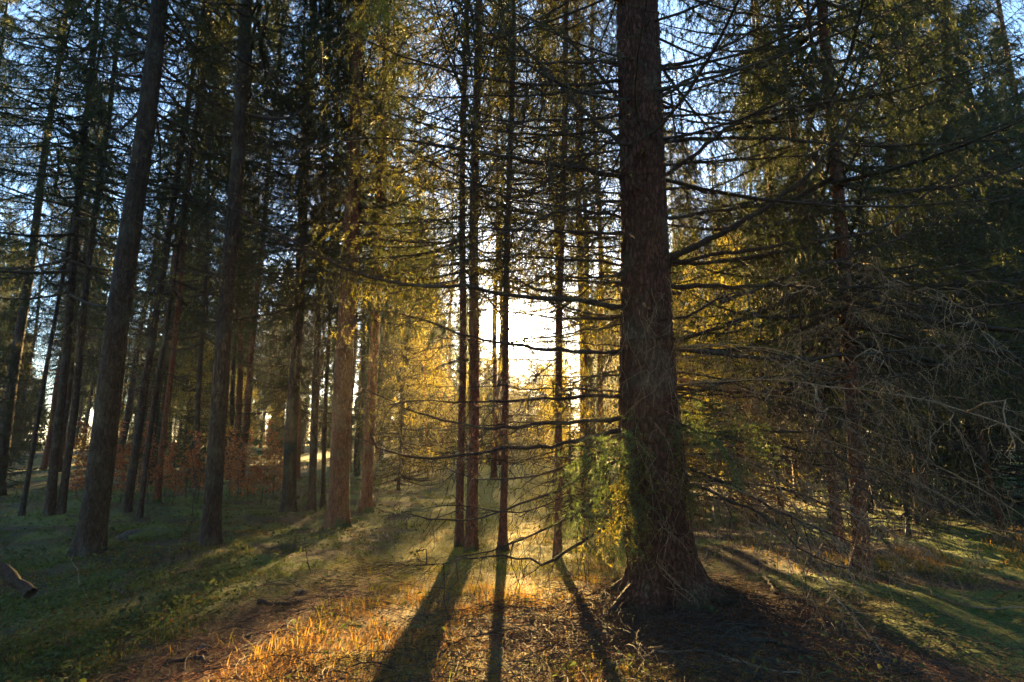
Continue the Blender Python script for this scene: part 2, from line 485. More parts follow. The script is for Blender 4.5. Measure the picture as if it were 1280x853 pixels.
def crown_mesh(name, seed, H, zc, Lmax, dead0=None, spacing=.42, per=5, nd=1.0, nl=.07, nw=.014, low_dens=.5, kt=9, mats=None, nk=16, dead_len=1.2, flatten=.8, thick=1.0):
    rng = np.random.default_rng(seed)
    mb = MB()
    # living branches
    zs = np.arange(zc, H - .3, spacing)
    z = np.repeat(zs, per) + rng.uniform(-.2, .2, len(zs) * per)
    keep = rng.random(len(z)) < (low_dens + (1 - low_dens) * sstep(0, .35, (z - zc) / (H - zc)))
    z = z[keep]; m = len(z)
    f = np.clip((H - z) / (H - zc), 0, 1)
    L = Lmax * (f ** flatten) * rng.uniform(.65, 1.15, m) + .15
    az = rng.uniform(0, 2 * pi, m)
    n = 7; t = np.linspace(0, 1, n)
    dr = rng.uniform(.15, .55, m); up = rng.uniform(.15, .5, m)
    P = np.zeros((m, n, 3))
    bend = rng.normal(0, .18, m)
    aa = az[:, None] + bend[:, None] * t
    P[..., 0] = L[:, None] * t * np.cos(aa); P[..., 1] = L[:, None] * t * np.sin(aa)
    P[..., 2] = z[:, None] + L[:, None] * (-dr[:, None] * t + up[:, None] * t ** 2.2) + .25 * L[:, None] * (1 - f[:, None]) * t
    V, F = tubes(P, thick * (.006 + .011 * L)[:, None] * (1 - .85 * t)[None], 4)
    mb.add(V, F, 0, smooth=True)
    k = max(4, int(kt * np.mean(L)))
    Q, ql = twigs(rng, P, k, (.22, .55), .12, 1, droop=.4, grav=.8, ang=(35, 70), n=4, wig=.07, flat=.8)
    Q0 = Q
    sc = np.repeat(np.clip(L / Lmax, .25, 1), k)[:, None, None]
    Q = Q[:, :1] + (Q - Q[:, :1]) * (.4 + .9 * sc) * Lmax / 2.2
    V, F = tubes(Q, np.full((len(Q), 4), .004) * np.linspace(1, .4, 4)[None], 3)
    mb.add(V, F, 0)
    sel = rng.random(len(Q)) < nd
    V, F = needles(rng, Q[sel], nk, nl, nw, fwd=.8)
    mb.add(V, F, 1)
    # tip needles on the axis
    V, F = needles(rng, P, nk, nl, nw, t0=.4, fwd=.8); mb.add(V, F, 1)
    # dead lower limbs
    if dead0 is not None:
        md = int((zc - dead0) * 5)
        z = rng.uniform(dead0, zc + 1, md); L = rng.uniform(.4, 1, md) * dead_len * (.4 + .6 * (z - dead0) / (zc - dead0))
        az = rng.uniform(0, 2 * pi, md); n = 6; t = np.linspace(0, 1, n)
        P = np.zeros((md, n, 3)); aa = az[:, None] + rng.normal(0, .2, md)[:, None] * t
        P[..., 0] = L[:, None] * t * np.cos(aa); P[..., 1] = L[:, None] * t * np.sin(aa)
        P[..., 2] = z[:, None] - L[:, None] * rng.uniform(0, .5, md)[:, None] * t + rng.normal(0, .02, (md, n)).cumsum(1)
        V, F = tubes(P, (.008 + .006 * L)[:, None] * (1 - .8 * t)[None], 4); mb.add(V, F, 0)
        Q, _ = twigs(rng, P, 7, (.15, .5), .25, 1, droop=.2, grav=.25, n=4, wig=.1, flat=.6)
        V, F = tubes(Q, np.full((len(Q), 4), .0035), 3); mb.add(V, F, 0)
    return mb.mesh(name, mats or [M_WOOD, M_NEEDLE])

PROTO = {}
for i in range(3):
    PROTO['high%d' % i] = crown_mesh('crown_high', 10 + i, 23, 7.2, 2.3, 2.0, nk=40, kt=14, nl=.06, nw=.0105)
for i in range(2):
    PROTO['mid%d' % i] = crown_mesh('crown_mid', 20 + i, 21, 4.6, 2.6, 1.6, nk=46, kt=15, spacing=.36, nl=.055, nw=.010)
for i in range(2):
    PROTO['low%d' % i] = crown_mesh('crown_low', 30 + i, 17, 2.4, 2.9, 1.0, nk=48, spacing=.34, kt=17, nl=.05, nw=.0085, low_dens=.75)
for i in range(2):
    PROTO['young%d' % i] = crown_mesh('crown_young', 40 + i, 6.0, .35, 1.5, None, nk=16, spacing=.26, per=6, kt=12, nl=.05, nw=.012, low_dens=.8)
for i in range(2):
    PROTO['gold%d' % i] = crown_mesh('crown_gold', 50 + i, 7.0, .4, 2.0, None, nk=18, spacing=.30, per=6, kt=12, nl=.05, nw=.010, nd=.8, mats=[M_WOOD, M_NEEDLE_Y], low_dens=.7)

def thing(name, label, cat, loc, group=None, rz=0):
    o = bpy.data.objects.new(name, None); COL.objects.link(o)
    o.location = loc; o.rotation_euler = (0, 0, rz); o.empty_display_size = .3
    return tag(o, label, cat, group)

def traced_tree(name, label, base_px, top_px, wpx, crown, seed, sides=20, rings=60, bark=.004, mat=M_BARK, H=None, group=None,
                crown_scale=1.0, flare=.4, flare_h=.25, depth=None, crown_rot=None, cat='tree', rtop=None):
    if depth is None:
        b = ground_pt(*base_px)
    else:
        q = at_depth(base_px[0], base_px[1], depth); b = np.array([q[0], q[1], float(hgt(q[0], q[1]))])
    t = at_depth(top_px[0], top_px[1], b[1])
    D = ((t[0] - b[0]) / (t[2] - b[2]), 0.0)
    r0 = wpx * .79 / FPX * b[1] * .5 / sqrt(1 + ((base_px[0] - 640) / FPX) ** 2)
    H = H or 23
    root = thing(name, label, cat, b, group)
    mb = MB()
    zs = np.concatenate([np.linspace(0, 1.2, rings // 3, endpoint=False), np.linspace(1.2, 9, rings // 2, endpoint=False), np.linspace(9, H, 10)]) if H > 10 else np.linspace(0, H, rings)
    V, F = trunk_geo((0, 0, 0), D, H, r0, sides, flare=flare, flare_h=flare_h, bark=bark, seed=seed, zs=zs, bark_k=8 * r0 / .2, rtop=rtop or .2)
    mb.add(V, F, 0, smooth=True)
    link('trunk', mb.mesh('trunk', [mat]), root)
    if crown:
        c = link('crown', PROTO[crown], root)
        c.rotation_euler = (0, math.atan(D[0]), seed * 1.3 if crown_rot is None else crown_rot)
        c.rotation_mode = 'XYZ'
        c.scale = (crown_scale,) * 3
    return root, b, D, r0

for i in range(2):
    PROTO['sparse%d' % i] = crown_mesh('crown_sparse', 70 + i, 18, 3.3, 2.1, 1.4, nk=28, spacing=.34, per=5, kt=13, nl=.04, nw=.008, nd=.85, low_dens=.7, thick=.55, mats=[M_WOOD, M_NEEDLE_M], flatten=.5)

# ------------------------------------------------------------------ traced standing trees
TT = [
 # name, label, base, top, width, crown
 ('pine_tree', 'thickest dark trunk with rough scaly bark, alone in the ground ivy', (112, 692), (200, 0), 43, 'high0', 1, dict(sides=64, rings=260, bark=.014)),
 ('pine_tree', 'dark rough trunk with a bare thin sapling beside its foot', (262, 680), (310, 0), 27, 'high1', 2, dict(sides=48, rings=220, bark=.012)),
 ('spruce_tree', 'broad pale trunk at track edge, one side lit reddish orange', (422, 660), (446, 100), 32, 'mid0', 3, dict(sides=40, rings=120, bark=.006, mat=M_BARK_RED)),
 ('spruce_tree', 'straight grey trunk behind the leafless whip sapling', (360, 640), (377, 300), 21, 'mid0', 4, {}),
 ('spruce_tree', 'larger trunk of the touching pair, leaning across dim understorey', (62, 644), (112, 110), 16, 'mid1', 5, {}),
 ('spruce_tree', 'thinner trunk of a close pair beside the thick scaly trunk', (76, 642), (134, 150), 13, 'high2', 6, {}),
 ('spruce_tree', 'smooth dark trunk cut by the picture edge, third from scaly trunk', (-4, 620), (76, 60), 22, 'high0', 7, {}),
 ('spruce_tree', 'slim trunk between edge trunk and touching pair', (27, 645), (72, 380), 8, 'high1', 8, {}),
 ('spruce_tree', 'dark trunk in front of red beech leaves beside scaly trunk', (158, 640), (205, 330), 14, 'high2', 9, {}),
 ('spruce_tree', 'very thin dark trunk leaning close by its darker neighbour', (174, 648), (212, 380), 8, 'mid0', 10, {}),
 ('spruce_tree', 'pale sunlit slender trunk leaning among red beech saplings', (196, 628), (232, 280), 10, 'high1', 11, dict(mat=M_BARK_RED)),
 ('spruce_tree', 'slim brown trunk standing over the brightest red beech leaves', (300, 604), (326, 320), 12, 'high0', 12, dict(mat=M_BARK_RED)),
 ('spruce_tree', 'faint thin trunk just past the rough trunk with bare sapling', (286, 600), (300, 320), 8, 'high2', 13, {}),
 ('spruce_tree', 'narrow trunk half hidden by the rough trunk with bare sapling', (243, 610), (258, 300), 9, 'mid1', 14, {}),
 ('spruce_tree', 'slim grey trunk tucked behind the straight grey trunk', (389, 640), (398, 400), 12, 'mid1', 15, {}),
 ('spruce_tree', 'thin pole trunk between slim grey trunk and broad pale trunk', (403, 636), (411, 420), 7, 'high0', 16, {}),
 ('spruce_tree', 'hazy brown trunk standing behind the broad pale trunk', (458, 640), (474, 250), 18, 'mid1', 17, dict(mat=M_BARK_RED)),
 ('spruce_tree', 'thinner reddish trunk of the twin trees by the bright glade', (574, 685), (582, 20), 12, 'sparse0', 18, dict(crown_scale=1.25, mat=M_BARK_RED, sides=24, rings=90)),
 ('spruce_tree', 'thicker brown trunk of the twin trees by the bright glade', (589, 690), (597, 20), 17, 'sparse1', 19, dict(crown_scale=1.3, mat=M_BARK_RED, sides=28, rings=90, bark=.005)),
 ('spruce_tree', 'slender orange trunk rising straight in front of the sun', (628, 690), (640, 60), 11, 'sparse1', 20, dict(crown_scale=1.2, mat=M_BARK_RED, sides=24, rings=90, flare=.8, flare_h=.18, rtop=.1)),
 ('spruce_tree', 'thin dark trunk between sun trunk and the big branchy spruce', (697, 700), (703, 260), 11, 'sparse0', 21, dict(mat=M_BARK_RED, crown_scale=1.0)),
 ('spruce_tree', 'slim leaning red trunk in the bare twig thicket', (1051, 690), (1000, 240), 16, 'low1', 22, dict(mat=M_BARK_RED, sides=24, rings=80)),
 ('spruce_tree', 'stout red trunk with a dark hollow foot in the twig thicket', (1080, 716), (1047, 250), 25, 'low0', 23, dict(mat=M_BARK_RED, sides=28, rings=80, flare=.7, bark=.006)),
]
TREES = []
for nm, lb, bp, tp, w, cr, sd, kw in TT:
    r = traced_tree(nm, lb, bp, tp, w, cr, sd, **kw)
    TREES.append(r)

# ------------------------------------------------------------------ main spruce with long dead branches
main_root = thing('spruce_tree', 'massive branchy spruce with mossy root flare and long bare horizontal limbs', 'tree', (MX, MY, float(hgt(MX, MY))))
MZ = main_root.location.z
# trunk axis traced from the photo: (px, py, width)
_ax = [(839, 792, 92), (836, 770, 84), (832, 740, 78), (827, 700, 76), (822, 660, 78), (817, 600, 78), (810, 500, 70), (808, 400, 63), (803, 200, 60), (796, 0, 54)]
AX = []
for px, py, w in _ax:
    p = at_depth(px, py, MY); AX.append((p[0] - MX, p[2] - MZ, w / FPX * MY * .5))
AX = np.array(AX); AX = AX[np.argsort(AX[:, 1])]
AXz = np.concatenate([[-.3], AX[:, 1], [22.]]); AXx = np.concatenate([[AX[0, 0]], AX[:, 0], [AX[-1, 0] - .35]]); AXr = np.concatenate([[AX[0, 2] * 1.2], AX[:, 2], [.03]])
def main_axis(z): return np.interp(z, AXz, AXx), np.interp(z, AXz, AXr)

def build_main_trunk():
    z = np.concatenate([np.linspace(-.3, 1.2, 110), np.linspace(1.21, 6.2, 260), np.linspace(6.4, 22, 30)])
    th = np.linspace(0, 2 * pi, 96, endpoint=False)
    Zg, TH = np.meshgrid(z, th, indexing='ij')
    cx, r = main_axis(Zg)
    zz = np.clip(Zg, 0, None)
    fl = np.exp(-zz / .22)
    lob = .28 * np.sin(5 * TH + .6) + .2 * np.sin(3 * TH + 2.2) + .12 * np.sin(9 * TH + 1)
    r = r * (1 + fl * (.45 + lob) + .04 * np.sin(4 * TH + Zg * 1.5))
    kk = 5.5
    a, b = np.cos(TH) * kk, np.sin(TH) * kk
    n1 = vn3(a + 40, b + 40, Zg * 5 + 100, 3); n2 = vn3(a * 2.3 + 40, b * 2.3 + 40, Zg * 13 + 100, 4); n3 = vn3(a * 5 + 40, b * 5 + 40, Zg * 26 + 100, 5)
    pl = np.abs(n2 - .5) * 2
    r = r + .014 * (n1 - .5) + .016 * np.clip(pl * 2.2, 0, 1) + .009 * (n3 - .5) - .012
    V = np.stack([cx + r * np.cos(TH), r * np.sin(TH), Zg], -1).reshape(-1, 3)
    n, s = len(z), 96
    i, k = np.meshgrid(np.arange(n - 1), np.arange(s), indexing='ij'); k2 = (k + 1) % s
    F = np.stack([i * s + k, i * s + k2, (i + 1) * s + k2, (i + 1) * s + k], -1).reshape(-1, 4)
    mb = MB(); mb.add(V, F, 0, smooth=True)
    rng = np.random.default_rng(404)
    # broken stubs and knots
    m = 46; zt = rng.uniform(.7, 6, m); az = rng.uniform(0, 2 * pi, m); cx0, r0 = main_axis(zt)
    t = np.linspace(0, 1, 5); Ls = rng.uniform(.03, .16, m)
    P = np.zeros((m, 5, 3)); rr = r0[:, None] * .9 + Ls[:, None] * t + .02 * t
    P[..., 0] = cx0[:, None] + rr * np.cos(az)[:, None]; P[..., 1] = rr * np.sin(az)[:, None]; P[..., 2] = zt[:, None] - .25 * Ls[:, None] * t
    P[:, 1:] += rng.normal(0, .004, (m, 4, 3))
    V, F = tubes(P, rng.uniform(.008, .020, m)[:, None] * np.array([2.0, 1.3, 1, .9, .55])[None], 7); mb.add(V, F, 0, smooth=True)
    # buttress roots sinking into the floor
    azs = np.array([-2.75, -2.2, -1.65, -1.1, -.62, -.12, .5, 1.4, 2.4]); m = len(azs); n = 12; t = np.linspace(0, 1, n)
    Lr = rng.uniform(.45, .95, m); aa = azs[:, None] + rng.normal(0, .25, m)[:, None] * t
    P = np.zeros((m, n, 3)); cx0, r0 = main_axis(np.zeros(m)); rr = .20 + Lr[:, None] * t
    P[..., 0] = cx0[:, None] + rr * np.cos(aa); P[..., 1] = rr * np.sin(aa)
    gz = hgt(MX + P[..., 0], MY + P[..., 1]) - main_root.location.z
    P[..., 2] = gz + .20 * (1 - t) ** 2.2 - .05 * t + .012 * np.sin(t * 9 + azs[:, None] * 5)
    V, F = tubes(P, rng.uniform(.07, .10, m)[:, None] * (1 - .72 * t ** .7)[None], 12)
    V = V + .012 * (vn3(V[:, 0] * 14 + 50, V[:, 1] * 14 + 50, V[:, 2] * 14 + 50, 6) - .5)[:, None]
    mb.add(V, F, 0, smooth=True)
    link('trunk', mb.mesh('trunk', [M_BARK_MAIN]), main_root)
build_main_trunk()
c = link('crown', crown_mesh('crown_main', 99, 20, 4.0, 3.3, None, thick=.5, nk=40, spacing=.32, kt=14, nl=.035, nw=.007, nd=.85, low_dens=.75), main_root)
c.location = (AX[-1, 0], 0, 0)

def smooth_line(pts, n):
    """Catmull-Rom through pts, n samples"""
    pts = np.asarray(pts, float)
    d = np.concatenate([[0], np.cumsum(np.linalg.norm(np.diff(pts, axis=0), axis=1))])
    t = np.linspace(0, d[-1], n)
    out = np.zeros((n, 3))
    P = np.vstack([2 * pts[0] - pts[1], pts, 2 * pts[-1] - pts[-2]])
    for q, tv in enumerate(t):
        i = min(np.searchsorted(d, tv, side='right') - 1, len(pts) - 2); i = max(i, 0)
        u = (tv - d[i]) / max(d[i + 1] - d[i], 1e-6)
        p0, p1, p2, p3 = P[i], P[i + 1], P[i + 2], P[i + 3]
        out[q] = .5 * (2 * p1 + (p2 - p0) * u + (2 * p0 - 5 * p1 + 4 * p2 - p3) * u * u + (3 * p1 - p0 - 3 * p2 + p3) * u ** 3)
    return out

def branch_mesh(rng, line, r0, needle=0.0, twig_len=.35, dens=11, droop=.25, grav=.35, rt=.004, sub=True, mats=None, nl=.028, nw=.005, tipr=.12, flat=.6, wig=.09, nk=26):
    """one limb with its side twigs (and needles) in its tree's coordinates"""
    mb = MB()
    n = len(line)
    L = np.linalg.norm(np.diff(line, axis=0), axis=1).sum()
    line = line + np.concatenate([np.zeros((1, 3)), rng.normal(0, .008, (n - 1, 3)) + .25 * np.cumsum(rng.normal(0, .010, (n - 1, 3)), 0)])
    tipr = tipr * rng.uniform(.7, 2.5)
    t = np.linspace(0, 1, n)
    rad = r0 * (1 - (1 - tipr) * t ** .8)
    rad[0] *= 1.5
    rad *= 1 + .12 * rng.normal(0, 1, n)
    V, F = tubes(line[None], rad[None], 8); mb.add(V, F, 0, smooth=True)
    k = max(6, int(L * dens))
    Q, ql = twigs(rng, line[None], k, (twig_len * .35, twig_len * 1.3), .06, 1, droop=droop, grav=grav, n=6, wig=wig, flat=flat, taper=.35)
    V, F = tubes(Q, rt * np.linspace(1, .3, 6)[None] * (.45 + 1.3 * rng.random((len(Q), 1)) ** 2), 3); mb.add(V, F, 1)
    if sub:
        S, _ = twigs(rng, Q, 5, (.05, .2), .2, 1, droop=droop, grav=.4, n=4, wig=.12, flat=.4)
        V, F = tubes(S, np.full((len(S), 4), rt * .5) * np.linspace(1, .5, 4)[None], 3); mb.add(V, F, 1)
    if needle > 0:
        sel = rng.random(len(Q)) < needle
        if sel.any():
            V, F = needles(rng, Q[sel], nk, nl, nw, fwd=.9); mb.add(V, F, 2)
        if sub:
            sel = rng.random(len(S)) < needle
            V, F = needles(rng, S[sel], nk // 3, nl, nw, fwd=.9); mb.add(V, F, 2)
    return mb.mesh('branch', mats or [M_WOOD, M_WOOD, M_NEEDLE])

rngB = np.random.default_rng(77)
def px_line(pts, d0, d1, n=None, origin=(0, 0, 0)):
    """polyline of photo points, world depth running d0 -> d1, in the tree's coordinates"""
    pts = np.array(pts, float)
    dd = np.concatenate([[0], np.cumsum(np.hypot(*np.diff(pts, axis=0).T))]); dd /= dd[-1]
    W = np.array([at_depth(p[0], p[1], d0 + (d1 - d0) * u) for p, u in zip(pts, dd)]) - np.array(origin)
    L = np.linalg.norm(np.diff(W, axis=0), axis=1).sum()
    return smooth_line(W, n or max(8, int(L * 9)))

MO = (MX, MY, MZ)
# (points, depth offset at tip, base radius, needle share)
LIMBS = [
 ([(785, 228), (773, 222), (702, 206), (642, 199), (576, 187), (480, 174), (400, 184)], -.5, .024, .15),
 ([(785, 184), (770, 174), (748, 156), (722, 131), (692, 96), (662, 65), (632, 35), (590, -6)], .3, .024, .3),
 ([(782, 134), (770, 121), (742, 86), (707, 50), (642, 10), (600, -20)], .6, .018, .5),
 ([(785, 114), (770, 115), (702, 117), (642, 121), (490, 121)], .9, .016, .4),
 ([(785, 80), (770, 78), (642, 76), (566, 65), (500, 55)], .3, .016, .5),
 ([(785, 146), (770, 146), (712, 149), (642, 151), (600, 152), (516, 146)], -.3, .015, .2),
 ([(788, 186), (772, 189), (722, 196), (672, 203), (600, 212)], 1.1, .014, .2),
 ([(788, 272), (772, 270), (722, 262), (652, 249), (600, 237), (526, 234)], .7, .015, .1),
 ([(788, 250), (772, 252), (722, 259), (682, 272), (642, 287), (590, 300)], -.6, .014, .1),
 ([(788, 293), (772, 292), (702, 290), (642, 287), (551, 285), (490, 292)], .2, .016, .1),
 ([(788, 332), (772, 330), (722, 325), (652, 321), (600, 325), (510, 332)], 1.0, .014, .1),
 ([(788, 344), (775, 345), (722, 347), (682, 335), (652, 327)], -.3, .012, 0),
 ([(790, 388), (775, 385), (722, 375), (652, 370), (581, 359), (491, 353), (450, 340), (400, 320), (330, 280), (267, 247)], -1.2, .020, .05),
 ([(790, 398), (775, 398), (702, 398), (627, 390), (600, 388)], .8, .014, 0),
 ([(790, 442), (776, 440), (697, 438), (634, 433), (575, 419), (517, 400), (455, 388)], -.7, .019, 0),
 ([(790, 470), (774, 462), (735, 472), (700, 480), (660, 478)], .5, .011, .1),
 ([(790, 494), (774, 496), (697, 497), (596, 502), (533, 501), (480, 504)], .4, .017, 0),
 ([(790, 522), (772, 525), (697, 530), (639, 534), (596, 534), (520, 516), (440, 480)], -.3, .016, 0),
 ([(788, 530), (766, 541), (697, 558), (634, 562), (575, 570), (517, 574), (469, 559), (462, 545)], -.9, .018, 0),
 ([(785, 568), (750, 586), (697, 612), (650, 628), (612, 644), (554, 647), (500, 640)], -.2, .013, 0),
 ([(800, 630), (766, 652), (729, 676), (687, 703), (655, 697), (623, 695), (575, 697), (517, 707)], -.9, .014, 0),
 ([(805, 612), (760, 620), (720, 640), (670, 668), (610, 690), (560, 700)], -.5, .014, 0),
 ([(800, 700), (766, 766), (729, 793), (687, 817), (639, 814), (612, 812)], -.9, .013, 0),
 ([(790, 560), (740, 568), (690, 590), (650, 598), (600, 600), (560, 588)], .6, .012, 0),
 # towards the right
 ([(812, 330), (840, 320), (885, 302), (956, 262), (1016, 217), (1062, 161), (1102, 96), (1142, 40), (1168, 0)], -.9, .030, .25),
 ([(815, 332), (840, 327), (921, 315), (1006, 302), (1102, 285), (1142, 252), (1183, 229), (1263, 181), (1300, 160)], -.4, .019, .1),
 ([(815, 358), (840, 358), (946, 358), (1062, 360), (1173, 358), (1290, 352)], .2, .020, .1),
 ([(900, 378), (935, 366), (1000, 340), (1060, 322), (1120, 300), (1200, 268), (1270, 246)], .3, .014, .2),
 ([(815, 270), (835, 272), (921, 262), (991, 257), (1072, 252), (1142, 242), (1220, 225)], .6, .016, .2),
 ([(815, 238), (838, 236), (895, 240), (961, 252), (1010, 266)], .5, .013, .1),
 ([(815, 208), (840, 206), (921, 199), (1006, 196), (1061, 191), (1140, 170)], .3, .014, .3),
 ([(815, 180), (840, 176), (971, 174), (1072, 184), (1173, 181), (1290, 172)], -.3, .018, .3),
 ([(812, 150), (830, 146), (911, 141), (996, 138), (1080, 120)], .8, .013, .4),
 ([(812, 120), (835, 116), (875, 93), (971, 80), (1100, 70), (1200, 40)], .5, .016, .5),
 ([(808, 92), (825, 85), (870, 75), (946, 40), (1011, 10), (1060, -10)], -.4, .018, .5),
 ([(810, 226), (860, 200), (930, 150), (1090, 120), (1173, 100), (1280, 65)], -.6, .018, .4),
 ([(820, 434), (847, 437), (953, 450), (1032, 450), (1139, 440), (1280, 429), (1310, 425)], -.5, .020, .03),
 ([(825, 488), (873, 488), (953, 490), (1032, 480), (1139, 469), (1245, 453)], .2, .015, .05),
 ([(822, 540), (852, 541), (953, 538), (1032, 538), (1075, 522), (1120, 508)], -.3, .014, .1),
 ([(822, 548), (862, 556), (930, 560), (1032, 560), (1130, 548)], .7, .013, .1),
 ([(822, 400), (860, 395), (890, 378), (925, 366), (950, 400)], -.6, .013, .05),
 ([(828, 120), (838, 114), (842, 150), (843, 190), (838, 218)], -.25, .011, 0),
 ([(828, 575), (870, 588), (940, 620), (1000, 652), (1050, 670), (1090, 690)], -.8, .015, 0),
 ([(830, 600), (880, 612), (950, 640), (1010, 690), (1060, 712)], -1.1, .013, 0),
 ([(828, 590), (900, 602), (980, 612), (1080, 650), (1180, 665), (1240, 690)], -.4, .013, 0),
]
for q, (pts, off, r0, nd) in enumerate(LIMBS):
    py0 = pts[0][1]
    line = px_line(pts, MY, MY + off, origin=MO)
    low = py0 > 380
    me = branch_mesh(rngB, line, r0 * 1.3, needle=nd, twig_len=.55 if not low else .55, dens=18 if not low else 14, droop=.35, grav=.55, rt=.0042,
                     mats=[M_WOOD, M_TWIG if (low and pts[-1][0] > 800) else M_WOOD, M_NEEDLE])
    link('branch', me, main_root)

# many thinner dead limbs at every height on the sunny side
rngE = np.random.default_rng(314)
for q in range(15):
    y0 = 205 + q * 29 + rngE.uniform(-9, 9); xe = rngE.uniform(455, 620); dy = rngE.uniform(-28, 30) + (y0 - 380) * .10
    k1, k2 = rngE.uniform(-9, 9), rngE.uniform(-12, 12)
    pts = [(790, y0), (772, y0 + 1), (715, y0 + dy * .22 + k1), (650, y0 + dy * .5 + k2), ((650 + xe) / 2, y0 + dy * .75 + k1), (xe, y0 + dy)]
    line = px_line(pts, MY, MY + rngE.uniform(-1.0, .9), origin=MO)
    link('branch', branch_mesh(rngE, line, rngE.uniform(.008, .013), needle=.12 if y0 < 330 else 0, twig_len=rngE.uniform(.3, .6), dens=15, droop=.3, grav=.45, rt=.0036), main_root)

# living sprays low on the trunk
SPRAYS = [
 ([(830, 520), (860, 535), (900, 560), (930, 590)], -.6, M_NEEDLE_G),
 ([(805, 530), (775, 545), (740, 560), (715, 575)], -.6, M_NEEDLE_G),
 ([(815, 575), (800, 600), (770, 640), (750, 665)], -.55, M_NEEDLE_Y),
 ([(820, 520), (845, 528), (880, 540), (925, 545), (960, 560)], -.5, M_NEEDLE_G),
 ([(812, 515), (790, 540), (765, 585), (735, 620), (715, 650)], -.5, M_NEEDLE_G),
 ([(825, 530), (815, 550), (795, 590), (785, 640), (780, 690)], -.5, M_NEEDLE_G),
 ([(830, 560), (850, 580), (862, 610), (868, 640)], -.5, M_NEEDLE_Y),
 ([(800, 560), (795, 600), (800, 640), (806, 670)], -.45, M_NEEDLE_Y),
 ([(790, 560), (760, 572), (725, 575), (700, 590)], -.2, M_NEEDLE_G),
 ([(830, 500), (870, 500), (910, 520), (950, 530)], -.2, M_NEEDLE_G),
]
for pts, off, nm in SPRAYS:
    line = px_line(pts, MY - .15, MY - .15 + off, origin=MO)
    link('needle_spray', branch_mesh(rngB, line, .008, needle=.9, twig_len=.27, dens=30, droop=.25, grav=.35, rt=.0025, mats=[M_WOOD, M_WOOD, nm], nl=.024, nw=.0045, nk=30), main_root)
# bright hanging sprays from a limb reaching over the viewer
for pts, d0, d1 in [([(500, -60), (490, -30), (470, 0), (452, 40)], 2.6, 2.4), ([(520, -60), (515, -30), (520, 0), (523, 18)], 2.6, 2.5), ([(545, -60), (500, -28), (480, 5), (478, 25)], 2.7, 2.4)]:
    line = px_line(pts, d0, d1, origin=MO)
    link('needle_spray', branch_mesh(rngB, line, .006, needle=1, twig_len=.10, dens=34, droop=.3, grav=.4, rt=.002, mats=[M_WOOD, M_WOOD, M_NEEDLE_Y], nl=.018, nw=.003, nk=30), main_root)
over = px_line([(800, -60), (720, -75), (620, -70), (520, -62), (450, -55)], MY, 2.55, origin=MO)
link('branch', branch_mesh(rngB, over, .018, needle=.6, twig_len=.3, dens=14), main_root)

# fine dead twigs hanging down the trunk
def hang_twigs():
    rng = np.random.default_rng(5)
    m = 64
    zt = rng.uniform(.15, 2.9, m); az = rng.uniform(-pi * .95, -.05, m)
    cx, r = main_axis(zt)
    n = 8; t = np.linspace(0, 1, n)
    P = np.zeros((m, n, 3)); L = rng.uniform(.25, .8, m)
    out = (r[:, None] * 1.02 + .22 * L[:, None] * np.sin(t * pi * .6))
    aa = az[:, None] + rng.normal(0, .9, m)[:, None] * t
    P[..., 0] = cx[:, None] + out * np.cos(aa); P[..., 1] = out * np.sin(aa)
    P[..., 2] = np.maximum(zt[:, None] - L[:, None] * (t * .9 - .25 * t * (1 - t)), .02)
    P += np.cumsum(rng.normal(0, .014, (m, n, 3)) * (t[None, :, None] > 0), 1)
    mb = MB()
    V, F = tubes(P, np.full((m, n), .0026) * (1 - .6 * t)[None], 4); mb.add(V, F, 0)
    Q, _ = twigs(rng, P, 5, (.08, .3), .15, 1, droop=.3, grav=.4, n=5, wig=.1, flat=.2)
    V, F = tubes(Q, np.full((len(Q), 5), .0014), 3); mb.add(V, F, 0)
    o = link('hanging_twigs', mb.mesh('hanging_twigs', [M_TWIG]), main_root); o['kind'] = 'stuff'
hang_twigs()

# drooping dead limbs on the thicket side, on the big spruce and the two red trunks
def thicket(root, b, rng, count, azr, zr, Lr, seed, rt=.0042, dens=14):
    b = np.array(b)
    for q in range(count):
        z = rng.uniform(*zr); az = radians(rng.uniform(*azr)); L = rng.uniform(*Lr)
        n = 14; t = np.linspace(0, 1, n)
        aa = az + rng.normal(0, .25) * t
        line = np.zeros((n, 3))
        line[:, 0] = L * t * np.cos(aa); line[:, 1] = L * t * np.sin(aa)
        line[:, 2] = z + L * (rng.uniform(-.1, .3) * t - rng.uniform(.25, .6) * t ** 2)
        gz = hgt(b[0] + line[:, 0], b[1] + line[:, 1]) - b[2]
        line[:, 2] = np.maximum(line[:, 2], gz + .05 + .03 * rng.random(n))
        line[1:] += np.cumsum(rng.normal(0, .012, (n - 1, 3)), 0)
        link('branch', branch_mesh(rng, line, rng.uniform(.007, .015), twig_len=rng.uniform(.35, .65), dens=dens * rng.uniform(.7, 1.2), droop=rng.uniform(.1, .5), grav=rng.uniform(.2, .7), rt=rt * rng.uniform(.6, 1.3), mats=[M_WOOD if q % 3 == 0 else M_TWIG, M_WOOD if q % 3 == 0 else M_TWIG, M_NEEDLE], wig=.11, flat=.35), root)
rngT = np.random.default_rng(12)
thicket(main_root, MO, rngT, 30, (-50, 30), (.8, 2.3), (1.1, 3.0), 1, dens=12)
for (root, b, D, r0), cnt in ((TREES[21], 20), (TREES[22], 28)):
    thicket(root, b, rngT, cnt, (170, 380), (.9, 3.4), (1.3, 2.8), 2)
